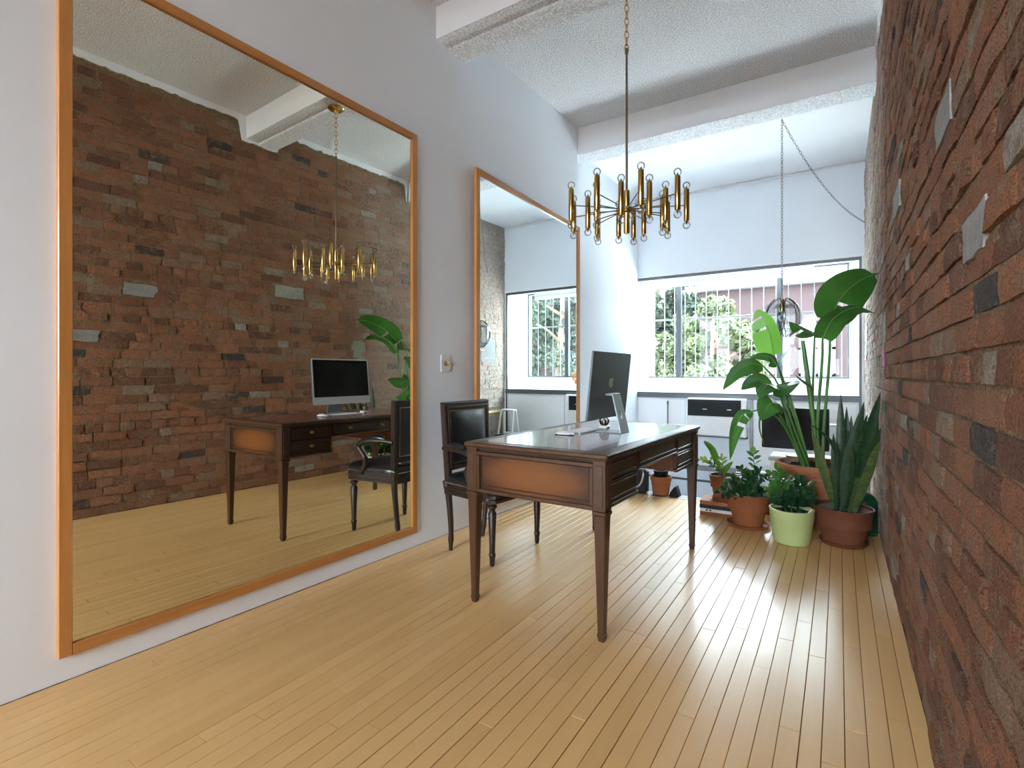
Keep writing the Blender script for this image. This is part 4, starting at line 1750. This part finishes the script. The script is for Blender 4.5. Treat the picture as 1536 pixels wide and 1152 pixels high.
ld = thing('step_ladder', (-0.09, 6.40, -0.7), 'white folding step ladder reflected in the narrower mirror', 'ladder')
for s in (-1, 1):
    b = MB()
    b.tube([(s * 0.17, 0.20, 0.0), (s * 0.11, 0.03, 1.25)], 0.017, 6)
    b.build('front_rail', M['pale'], ld)
    b = MB()
    b.tube([(s * 0.17, -0.25, 0.0), (s * 0.11, -0.03, 1.25)], 0.015, 6)
    b.build('rear_rail', M['pale'], ld)
for k, z in enumerate((0.30, 0.60, 0.90, 1.25)):
    u = z / 1.25
    b = MB()
    y = 0.20 + (0.03 - 0.20) * u
    hwk = 0.17 - 0.06 * u
    b.cbox(-hwk, y - (0.07 if k == 3 else 0.035), z - 0.012, hwk, y + 0.03, z + 0.012, 0.004)
    b.build('tread', M['pale'], ld)
for (z, yo) in ((0.45, -0.17), (0.85, -0.10)):
    b = MB()
    b.tube([(-0.14, yo, z), (0.14, yo, z)], 0.009, 6)
    b.build('brace', M['pale'], ld)

b = MB()
b.tube(bez([(0.15, 5.75, 0.50), (0.15, 6.0, 0.505), (0.15, 6.52, 0.51), (0.15, 6.58, 0.48), (0.15, 6.59, 0.2), (0.15, 6.59, -0.7)], 24), 0.028, 8)
tag(b.build('stair_handrail', M['rail']), 'yellowed metal pipe handrail against the brick beside the window', 'handrail')

b = MB()
b.lathe([(0.10, 0.0), (0.15, 0.06), (0.155, 0.30), (0.13, 0.42), (0.06, 0.47), (0.0001, 0.475)], (0.02, 5.86, -0.7 + 0.52), 16)
b.lathe([(0.13, 0.0), (0.13, 0.52)], (0.02, 5.86, -0.7), 14)
tag(b.build('cloth_sack', M['navy'], smooth=40), 'dark navy rounded cloth sack standing by the step ladder', 'sack')

fl = thing('dried_flowers', (-0.86, 7.09, 0.935), 'small bunch of orange dried flowers on the window ledge', 'dried flowers')
b = MB()
b.lathe([(0.02, 0), (0.026, 0.03), (0.016, 0.06), (0.018, 0.07)], (0, 0, 0), 10)
b.build('small_vase', M['terracotta_light'], fl, smooth=40)
b = MB()
for k in range(40):
    d = Vector((random.gauss(0, 1), random.gauss(0, 0.6), random.gauss(0, 0.5))).normalized()
    b.sphere(Vector((0, 0, 0.12)) + d * 0.065, 0.013, 6, 4)
o = b.build('petals', M['gold_leaf'], fl)
o['kind'] = 'stuff'

# ------------------------------------------------------------------ pots and plants
def pot_profile(rb, rt, h, rim=0.24, lip=0.012, wall=0.010):
    rh = h * rim
    rm = rb + (rt - lip - rb) * (1 - rim)
    return [(rb * 0.9, 0.0), (rb, 0.004), (rm, h - rh), (rm + lip * 0.9, h - rh + 0.004), (rt - 0.002, h - 0.006), (rt, h - 0.003), (rt - 0.002, h), (rt - wall, h), (rt - wall - 0.003, h * 0.5), (0.0001, h * 0.5)]


def flowerpot(t, c, rb, rt, h, mat, rim=0.24, lip=0.012, saucer=None, soil=None, soil_mat=None, prof=None, n=36):
    c = Vector(c)
    z = 0
    if saucer:
        b = MB()
        b.lathe([(saucer * 0.86, 0), (saucer * 0.9, 0.001), (saucer, 0.018), (saucer + 0.004, 0.024), (saucer - 0.006, 0.025), (saucer * 0.86, 0.008), (0.0001, 0.007)], c, n)
        b.build('saucer', mat if not isinstance(saucer, tuple) else mat, t, True, 40)
        z = 0.008
    b = MB()
    b.lathe(prof or pot_profile(rb, rt, h, rim, lip), c + Vector((0, 0, z)), n)
    b.build('pot', mat, t, True, 35)
    if soil:
        b = MB()
        rs = rt - 0.012 - 0.002
        P = [(rs * (1 - k / 4), soil + 0.006 * math.sin(k * 1.9)) for k in range(4)] + [(0.0001, soil + 0.004)]
        b.lathe([(rs * 0.99, soil - 0.03)] + P, c + Vector((0, 0, z)), n)
        b.build('soil', soil_mat or M['soil'], t, True, 60)


def leaf(pts, hw, nrm, name, mat, parent, prof=None, n=14, fold=0.12, wave=0.0, split=(), rib=True, seed=0, lat=7, asym=(1, 1)):
    """blade along a midrib; nrm = direction the upper face looks to"""
    r = random.Random(seed)
    P = bez(pts, n)
    N = len(P)
    nrm = Vector(nrm).normalized()
    prof = prof or (lambda u: (math.sin(PI * min(1, u * 0.97 + 0.03) ** 0.72)) ** 0.8)
    v = []
    js = [-1 + 2 * k / (lat - 1) for k in range(lat)]
    for i, p in enumerate(P):
        u = i / (N - 1)
        t = (P[min(i + 1, N - 1)] - P[max(i - 1, 0)]).normalized()
        s = t.cross(nrm).normalized()
        nn = s.cross(t)
        wv = max(hw * prof(u), 0.0008)
        for j in js:
            jj = j * (asym[0] if j < 0 else asym[1])
            q = p + s * (wv * jj) + nn * (wv * (fold * abs(jj) - 0.35 * fold * jj * jj) + wave * hw * math.sin(9 * u + 2.5 * j + seed) * abs(j))
            v.append(q)
    f = []
    skip = set()
    for (row, side) in split:
        skip.add((row, side))
    for i in range(N - 1):
        for k in range(lat - 1):
            mid = (js[k] + js[k + 1]) / 2
            if (i, -1) in skip and mid < -0.15:
                continue
            if (i, 1) in skip and mid > 0.15:
                continue
            f.append((i * lat + k, i * lat + k + 1, (i + 1) * lat + k + 1, (i + 1) * lat + k))
    b = MB()
    b.add(v, f)
    o = b.build(name, mat, parent, True, 80)
    if rib:
        b = MB()
        b.tube([P[i] - nrm * 0.0015 for i in range(N)], [0.0042 * (1 - 0.8 * i / N) for i in range(N)], 5)
        b.build('midrib', M['rib'], o, True, 80)
    return o


# bird of paradise in the big planter
BC = Vector((-0.15, 4.40, 0))
bp = thing('potted_bird_of_paradise', BC, 'tall bird of paradise plant with big leaves in a large terracotta planter', 'potted plant')
big = [(0.175, 0.0), (0.185, 0.006), (0.188, 0.03), (0.182, 0.036), (0.205, 0.20), (0.218, 0.335), (0.232, 0.345), (0.226, 0.362), (0.252, 0.40), (0.262, 0.415), (0.262, 0.438), (0.25, 0.445), (0.235, 0.443), (0.228, 0.40), (0.22, 0.3), (0.0001, 0.3)]
flowerpot(bp, BC, 0, 0.245, 0.44, M['terracotta_light'], soil=0.415, prof=big, n=48)
b = MB()
for k in range(5):
    a = 2.4 + k * 0.5
    b.cbox(BC.x + 0.19 * math.cos(a) - 0.02, BC.y + 0.19 * math.sin(a) - 0.02, 0.418, BC.x + 0.19 * math.cos(a) + 0.025, BC.y + 0.19 * math.sin(a) + 0.015, 0.432, 0.005)
b.build('pebbles', M['gravel'], bp, True)


def P3(x, y, Y):
    p = ony(x, y, Y)
    p.x = min(p.x, 0.205)
    return p


def stalk(pts, r0, r1, mat='bop_stem', n=14):
    b = MB()
    P = bez(pts, n)
    N = len(P)
    b.tube(P, [r0 + (r1 - r0) * i / (N - 1) for i in range(N)], 7)
    return b.build('leaf_stalk', M[mat], bp, True, 80)


UP = Vector((0, 0, 1))
CAMW = Vector((0.05, -1, 0.0))
b1 = Vector((-0.115, 4.34, 0.41))     # tall clump
b2 = Vector((-0.20, 4.30, 0.41))      # low clump
L1b, L1t = Vector((-0.055, 4.26, 1.462)), Vector((0.205, 3.86, 1.712))
L2b, L2t = Vector((-0.098, 4.22, 1.345)), Vector((0.2, 3.95, 1.472))
L3b = P3(1222, 503, 4.30)
stalk([b1 + Vector((0.015, 0, 0)), P3(1236, 640, 4.34), P3(1244, 540, 4.29), L1b], 0.013, 0.007)
stalk([b1, P3(1226, 640, 4.32), P3(1233, 545, 4.25), L2b], 0.014, 0.007)
stalk([b1 + Vector((-0.01, 0.02, 0)), P3(1219, 640, 4.36), P3(1220, 560, 4.33), L3b], 0.011, 0.006)
leaf([L1b, L1b.lerp(L1t, 0.35) + Vector((-0.03, 0.01, 0.055)), L1b.lerp(L1t, 0.72) + Vector((-0.02, 0, 0.05)), L1t], 0.145, (0.35, 0.62, 0.70), 'leaf', M['bop'], bp, n=21, split=[(5, -1)], seed=1, fold=0.10,
     prof=lambda u: 0.0 if u > 0.985 else (math.sin(PI * (0.06 + 0.93 * u) ** 0.62) ** 0.75 if u < 0.88 else 0.9 * (1 - u)))
leaf([L2b, L2b.lerp(L2t, 0.3) + Vector((-0.02, 0.0, 0.095)), L2b.lerp(L2t, 0.68) + Vector((-0.01, 0, 0.10)), L2t], 0.085, (0.1, 0.45, 0.95), 'leaf', M['bop'], bp, n=18, seed=2, fold=-0.45,
     prof=lambda u: math.sin(PI * (0.07 + 0.92 * u) ** 0.6) ** 0.75 if u < 0.85 else 1.2 * (1 - u) + 0.02)
leaf([L3b, P3(1206, 496, 4.22), P3(1184, 482, 4.10)], 0.075, (0.1, 0.35, 0.95), 'leaf', M['bop'], bp, n=12, seed=3, split=[(6, 1)], fold=-0.5)
# rolled spear
b = MB()
Q = bez([b1 + Vector((-0.02, -0.02, 0)), P3(1221, 640, 4.3), P3(1212, 570, 4.27), P3(1204, 511, 4.25)], 14)
b.tube(Q, [0.009, 0.010, 0.011, 0.012, 0.013, 0.015, 0.017, 0.017, 0.016, 0.016, 0.015, 0.014, 0.012, 0.009, 0.006][:len(Q)], 8)
b.build('rolled_leaf', M['bop_stem'], bp, True, 80)


def leafset(base, pts, hw, nrm, mat='bop', st=None, seed=0, **kw):
    q = [P3(*p) for p in pts]
    stalk([base] + [P3(*p) for p in (st or [])] + [q[0]], 0.010, 0.005)
    return leaf(q, hw, nrm, 'leaf', M[mat], bp, seed=seed, **kw)


leafset(b2, [(1161, 532, 4.22), (1156, 505, 4.24), (1148, 482, 4.25), (1136, 465, 4.24)], 0.105, (-0.15, -1, 0.12), 'bop_young', [(1196, 640, 4.27), (1176, 580, 4.24)], 4, n=18, split=[(9, -1), (14, -1)], fold=0.08, asym=(1.15, 0.62),
        prof=lambda u: math.sin(PI * (0.12 + 0.86 * u) ** 0.8) ** 0.6)
leafset(b2 + Vector((0.01, 0, 0)), [(1166, 548, 4.18), (1152, 534, 4.14), (1124, 536, 4.06)], 0.075, (0.1, -0.55, 0.85), 'bop', [(1190, 640, 4.25), (1178, 590, 4.22)], 5, n=12, fold=-0.3)
leafset(b2 + Vector((0.02, 0.01, 0)), [(1166, 546, 4.26), (1174, 532, 4.22), (1186, 521, 4.14)], 0.085, (-0.6, -0.4, 0.7), 'bop', [(1199, 640, 4.27), (1183, 590, 4.26)], 6, n=10, fold=-0.3)
leafset(b2 + Vector((-0.01, -0.01, 0)), [(1144, 548, 4.16), (1126, 546, 4.10), (1104, 558, 4.04), (1084, 585, 3.98)], 0.085, (-0.3, -0.9, 0.55), 'bop', [(1188, 640, 4.25), (1168, 578, 4.20)], 7, n=15, fold=-0.35)
leafset(b2 + Vector((-0.02, 0, 0)), [(1158, 576, 4.20), (1140, 569, 4.12), (1126, 574, 4.05), (1112, 585, 3.98)], 0.075, (-0.2, -0.9, 0.5), 'bop', [(1186, 650, 4.24), (1172, 598, 4.22)], 8, n=12, fold=-0.3)
leafset(b2 + Vector((0, -0.02, 0)), [(1160, 577, 4.12), (1150, 578, 4.04), (1138, 597, 3.96)], 0.085, (-0.1, -0.75, 0.65), 'bop', [(1188, 650, 4.2), (1172, 600, 4.16)], 9, n=10, fold=-0.25)
leafset(b2 + Vector((0.02, -0.02, 0)), [(1163, 579, 4.14), (1180, 580, 4.06), (1200, 574, 3.97)], 0.085, (0.1, -0.85, 0.6), 'bop', [(1194, 650, 4.2), (1176, 600, 4.17)], 10, n=11, fold=-0.4)
leafset(b2 + Vector((0, -0.03, 0)), [(1168, 606, 4.10), (1155, 606, 4.02), (1141, 631, 3.95)], 0.1, (-0.1, -0.85, 0.5), 'bop', [(1190, 655, 4.18), (1180, 622, 4.14)], 11, n=10, fold=-0.2)
leafset(b2 + Vector((-0.02, 0, 0)), [(1128, 617, 4.02), (1112, 624, 3.97), (1101, 650, 3.94), (1095, 690, 3.93)], 0.06, (-0.4, -0.9, 0.3), 'bop', [(1188, 660, 4.2), (1168, 628, 4.12), (1145, 615, 4.06)], 12, n=15, split=[(3, -1), (7, -1)], fold=-0.4)
leafset(b1, [(1216, 577, 4.28), (1205, 571, 4.22), (1192, 561, 4.16)], 0.045, (0, -0.5, 0.8), 'dry', [(1222, 640, 4.32)], 13, n=8, fold=-0.5)
leafset(b2 + Vector((-0.01, 0.01, 0)), [(1141, 610, 4.06), (1138, 640, 4.03), (1146, 668, 4.02)], 0.014, (-0.8, -0.5, 0.2), 'bop', [(1180, 640, 4.2), (1160, 612, 4.1)], 14, n=8, fold=-0.6, rib=False)

# snake plant
SC = Vector((0.022, 3.965, 0))
sp = thing('potted_snake_plant', SC, 'snake plant with long upright mottled leaves in a dark terracotta pot by the brick wall', 'potted plant')
flowerpot(sp, SC, 0.118, 0.171, 0.232, M['terracotta_dark'], 0.26, 0.012, 0.135, 0.212, M['gravel'], n=40)
blades = [(1262, 1261, 590, 3.95, 0.024, 0), (1266, 1270, 610, 3.98, 0.021, 0), (1268, 1277, 623, 4.02, 0.022, 0), (1264, 1296, 603, 3.90, 0.033, 0), (1270, 1301, 622, 3.93, 0.027, 0),
          (1272, 1307, 628, 3.90, 0.027, 0), (1274, 1324, 588, 3.72, 0.030, 0), (1278, 1326, 642, 3.70, 0.028, 0), (1280, 1327, 660, 3.72, 0.026, 1), (1256, 1250, 650, 3.93, 0.022, 0),
          (1252, 1219, 648, 3.90, 0.024, 1), (1276, 1312, 650, 3.82, 0.032, 1), (1262, 1284, 640, 3.86, 0.030, 0), (1270, 1290, 655, 3.80, 0.030, 0), (1266, 1278, 668, 3.82, 0.028, 0), (1282, 1318, 622, 3.80, 0.026, 0)]
for k, (bx, tx, ty, Yt, hw_, pale) in enumerate(blades):
    p0 = ony(bx, 757, 3.95 + 0.07 * math.sin(k * 2.1))
    p0.z = 0.215
    p1 = P3(tx, ty, Yt)
    mid = p0.lerp(p1, 0.5) + Vector((0.006 * math.sin(k), 0.02 * math.cos(k * 1.7), 0.012))
    leaf([p0, mid, p1], hw_ * 1.12, (math.sin(k * 1.3) * 0.45 - 0.2, -1, 0.15), 'leaf', M['snake_pale' if pale else 'snake'], sp, n=12, fold=0.35, rib=False, seed=k, lat=5,
         prof=lambda u: (0.6 + 0.4 * min(1, u * 2.2)) * (1 if u < 0.55 else max(0.0, 1 - ((u - 0.55) / 0.45) ** 2.2)))
p0 = ony(1254, 757, 3.93)
p0.z = 0.215
leaf([p0, P3(1256, 690, 3.86), P3(1250, 668, 3.82), P3(1232, 648, 3.76), P3(1210, 633, 3.72)], 0.013, (-0.2, -0.8, 0.5), 'leaf', M['snake'], sp, n=16, fold=0.4, rib=False, lat=5, prof=lambda u: 1 if u < 0.5 else max(0.0, 1 - (u - 0.5) / 0.5))


def frond(t, base, tip, nleaf, ll, lw, mat, bend=0.05, seed=0, stem_r=0.004):
    r = random.Random(seed)
    base, tip = Vector(base), Vector(tip)
    mid = base.lerp(tip, 0.55) + Vector((0, 0, bend))
    P = bez([base, mid, tip], 12)
    b = MB()
    N = len(P)
    b.tube(P, [stem_r * (1 - 0.6 * i / N) for i in range(N)], 5)
    for k in range(nleaf):
        u = 0.25 + 0.75 * k / (nleaf - 1)
        i = min(N - 1, int(u * (N - 1)))
        t_ = (P[min(N - 1, i + 1)] - P[max(0, i - 1)]).normalized()
        side = t_.cross(Vector((r.uniform(-0.4, 0.4), -1, 0.35))).normalized()
        s = 1 if k % 2 else -1
        if k == nleaf - 1:
            d = t_
        else:
            d = (side * s * 0.85 + t_ * 0.65 + Vector((r.uniform(-.2, .2), r.uniform(-.3, .2), r.uniform(-.1, .3)))).normalized()
        L = ll * r.uniform(0.75, 1.15) * (0.75 + 0.25 * math.sin(PI * u))
        wv = lw * r.uniform(0.85, 1.15)
        nrm = d.cross(t_.cross(d)).normalized() if (t_.cross(d)).length > 0.05 else Vector((0, -1, 0.3))
        nrm = (t_ * 0.7 + Vector((0, -0.5, 0.5)) + Vector((r.uniform(-.3, .3), 0, 0))).normalized()
        sd = d.cross(nrm).normalized()
        nn = sd.cross(d)
        p = P[i]
        vs = []
        for (uu, ww) in ((0, 0.05), (0.25, 0.8), (0.55, 1.0), (0.8, 0.62), (1.0, 0.0)):
            c = p + d * (L * uu) - nn * (L * 0.12 * uu * uu)
            vs += [c - sd * (wv * ww) + nn * (wv * 0.25 * ww), c, c + sd * (wv * ww) + nn * (wv * 0.25 * ww)]
        fs = []
        for q in range(4):
            for e in range(2):
                fs.append((q * 3 + e, q * 3 + e + 1, (q + 1) * 3 + e + 1, (q + 1) * 3 + e))
        b.add(vs, fs)
    return b.build('frond', M[mat], t, True, 80)


# ZZ plant in terracotta
ZC_ = Vector((-0.556, 4.06, 0))
zp = thing('potted_zz_plant', ZC_, 'dark glossy zz plant in a terracotta pot on a saucer beside the books', 'potted plant')
flowerpot(zp, ZC_, 0.098, 0.148, 0.232, M['terracotta'], 0.27, 0.010, 0.142, 0.212, n=40)
tips = [(1130, 678, 4.02, 1), (1098, 722, 3.92, 0), (1080, 738, 3.88, 0), (1140, 706, 4.02, 0), (1146, 714, 4.1, 0), (1110, 705, 4.1, 0), (1122, 712, 3.9, 0), (1136, 724, 3.92, 0), (1138, 740, 4.0, 0), (1106, 740, 3.86, 0), (1128, 735, 3.83, 0), (1092, 728, 4.0, 0)]
for k, (x, y, Y, lt) in enumerate(tips):
    a = k * 2.4
    frond(zp, ZC_ + Vector((0.05 * math.cos(a), 0.05 * math.sin(a), 0.21)), P3(x, y, Y), 11 if lt else 13, 0.07, 0.0185, 'zz_light' if lt else 'zz', 0.03, k)

# ZZ plant in the pale green pot
GC = Vector((-0.262, 3.82, 0))
gp_ = thing('potted_zz_plant', GC, 'dense green zz plant in a pale lime green pot before the planter', 'potted plant')
lime = [(0.098, 0.0), (0.106, 0.005), (0.112, 0.03), (0.128, 0.165), (0.1295, 0.168), (0.131, 0.215), (0.132, 0.221), (0.124, 0.221), (0.122, 0.18), (0.0001, 0.15)]
flowerpot(gp_, GC, 0.1, 0.136, 0.22, M['lime_pot'], soil=0.195, prof=lime, n=40)
tips = [(1157, 712, 3.82, 1), (1166, 706, 3.84, 1), (1180, 716, 3.88, 1), (1196, 722, 3.86, 0), (1212, 728, 3.82, 0), (1156, 735, 3.74, 1), (1154, 747, 3.70, 0), (1160, 728, 3.68, 1), (1176, 730, 3.70, 1), (1192, 738, 3.68, 0), (1208, 742, 3.72, 0), (1218, 748, 3.78, 0), (1170, 745, 3.66, 0), (1186, 748, 3.66, 0), (1160, 724, 3.9, 0), (1202, 718, 3.92, 0)]
for k, (x, y, Y, lt) in enumerate(tips):
    a = k * 2.4
    frond(gp_, GC + Vector((0.055 * math.cos(a), 0.055 * math.sin(a), 0.195)), P3(x, y, Y), 13, 0.066, 0.0175, 'zz_light' if lt else 'zz', 0.03, 40 + k)
b = MB()
b.tube([GC + Vector((0.085, -0.055, 0.20)), GC + Vector((0.115, -0.05, 0.235))], 0.004, 6)
b.build('plant_tag', M['pale'], gp_, True)

# books and the small plant on them
BK = Vector((-0.775, 4.30, 0))
stack = [('tan cloth bound book at the top of the stack under the small plant', M['terracotta_light'], 0.030, 0.02), ('black bound book second from the top of the stack', M['navy'], 0.030, -0.02),
         ('white covered book with black marks third from the top of the stack', M['pale'], 0.024, 0.015), ('reddish brown book lying on the floor at the bottom of the stack', M['terracotta'], 0.028, 0.0)]
z = 0.0
for (lab, mt, hh, rz) in reversed(stack):
    t = thing('book', (BK.x, BK.y, z), lab, 'book', rz, 'books stacked under the small plant')
    b = MB()
    b.cbox(-0.145, -0.11, 0.0, 0.145, 0.11, 0.003, 0.001)
    b.cbox(-0.145, -0.11, hh - 0.003, 0.145, 0.11, hh, 0.001)
    b.cbox(-0.145, -0.1115, 0.0, 0.145, -0.1075, hh, 0.001)
    cv = b.build('cover', mt, t)
    b = MB()
    b.box(-0.140, -0.1075, 0.003, 0.140, 0.105, hh - 0.003)
    b.build('pages', M['keycap'], t)
    if 'white' in lab:
        b = MB()
        for x in (-0.10, -0.075):
            b.cbox(x, -0.1125, 0.007, x + 0.014, -0.111, 0.018, 0.0005)
        b.build('spine_mark', M['black_plastic'], cv)
    z += hh
TOPZ = z
PC = Vector((-0.763, 4.30, TOPZ))
sm = thing('potted_seedling', PC, 'small sparse plant in a terracotta pot standing on the books', 'potted plant')
flowerpot(sm, PC, 0.072, 0.110, 0.185, M['terracotta'], 0.26, 0.009, 0.088, 0.165, n=32)
b0 = PC + Vector((0, 0, 0.17))
leaf([b0, P3(1076, 694, 4.28), P3(1069, 676, 4.26), P3(1056, 662, 4.24)], 0.030, (0.5, -0.8, 0.3), 'leaf', M['zz_light'], sm, n=14, fold=0.2, seed=3, wave=0.25, prof=lambda u: 0.12 if u < 0.25 else math.sin(PI * (u - 0.2) / 0.82) ** 0.6)
leaf([b0 + Vector((0.01, 0, 0)), P3(1086, 708, 4.25), P3(1099, 693, 4.2)], 0.026, (-0.5, -0.8, 0.3), 'leaf', M['zz_light'], sm, n=9, fold=0.2, seed=4, prof=lambda u: 0.15 if u < 0.3 else math.sin(PI * (u - 0.22) / 0.8) ** 0.6)
frond(sm, b0, P3(1050, 690, 4.2), 9, 0.045, 0.013, 'young_zz', 0.05, 71)
frond(sm, b0, P3(1064, 695, 4.22), 7, 0.045, 0.012, 'zz_light', 0.03, 72)
frond(sm, b0, P3(1083, 686, 4.26), 8, 0.045, 0.014, 'young_zz', 0.02, 73)
frond(sm, b0, P3(1076, 700, 4.18), 6, 0.04, 0.013, 'young_zz', 0.02, 74)

# empty pots
t = thing('flowerpot', (-0.49, 4.54, 0), 'plain terracotta flowerpot half hidden behind the zz plant', 'flowerpot')
flowerpot(t, (-0.49, 4.54, 0), 0.062, 0.085, 0.15, M['terracotta'], saucer=0.08)
t = thing('flowerpot', (-1.372, 4.70, 0), 'empty terracotta flowerpot on the floor edge seen beneath the desk', 'flowerpot')
flowerpot(t, (-1.372, 4.70, 0), 0.072, 0.097, 0.168, M['terracotta_light'], 0.3, 0.008)
t = thing('nursery_pot', (-1.372, 4.70, 0.0842), 'black plastic nursery pot nested in the empty terracotta flowerpot', 'flowerpot')
b = MB()
b.lathe([(0.052, 0.0), (0.062, 0.12), (0.066, 0.122), (0.066, 0.134), (0.060, 0.134), (0.050, 0.02), (0.0001, 0.015)], (0, 0, 0), 24)
b.build('pot', M['black_plastic'], t, smooth=35)
# dark odds and ends beside it
t = thing('black_bag', (-1.56, 4.66, 0), 'black carrying bag with pale strap slumped beside the empty flowerpot', 'bag')
b = MB()
T = lambda x, y, z: (x + 0.02 * math.sin(z * 14), y, z)
b.cbox(-0.10, -0.035, 0.0, 0.075, 0.05, 0.22, 0.02, T)
b.build('bag_body', M['navy'], t)
b = MB()
b.tube(bez([(-0.05, -0.04, 0.03), (0.02, -0.046, 0.08), (0.05, -0.044, 0.16), (0.03, 0.0, 0.235), (-0.05, 0.02, 0.21)], 16), 0.008, 6)
b.build('strap', M['pale'], t, smooth=60)
b = MB()
b.cbox(-0.07, -0.0395, 0.035, -0.01, -0.0345, 0.075, 0.001)
b.build('white_label', M['pale'], t)
b = MB()
b.prism([(-0.045, 0.0), (0.045, 0.0), (0.030, 0.05), (0.018, 0.088), (0.0, 0.082), (-0.03, 0.04)], -0.04, 0.04, T=lambda a, c, d: (-1.245 + a, 4.70 + d, c))
tag(b.build('rubber_wedge', M['black_plastic']), 'small black rubber wedge on the floor edge right of the empty flowerpot', 'door wedge')

# green canister by the brick
t = thing('green_canister', (0.142, 4.30, 0), 'dark green plastic canister with rounded top standing against the brick wall', 'canister')
b = MB()
pr = [(0.078, 0.0), (0.082, 0.004), (0.083, 0.20)]
for k in range(1, 9):
    a = PI / 2 * k / 8
    pr.append((max(0.083 * math.cos(a), 0.0001), 0.20 + 0.085 * math.sin(a)))
b.lathe(pr, (0, 0, 0), 32)
b.build('canister_body', M['green_can'], t, smooth=50)
b = MB()
b.torus((0, 0, 0.02), 0.0825, 0.003, (1, 0, 0), (0, 1, 0), 32, 5)
b.build('base_ring', M['green_can'], t, smooth=50)
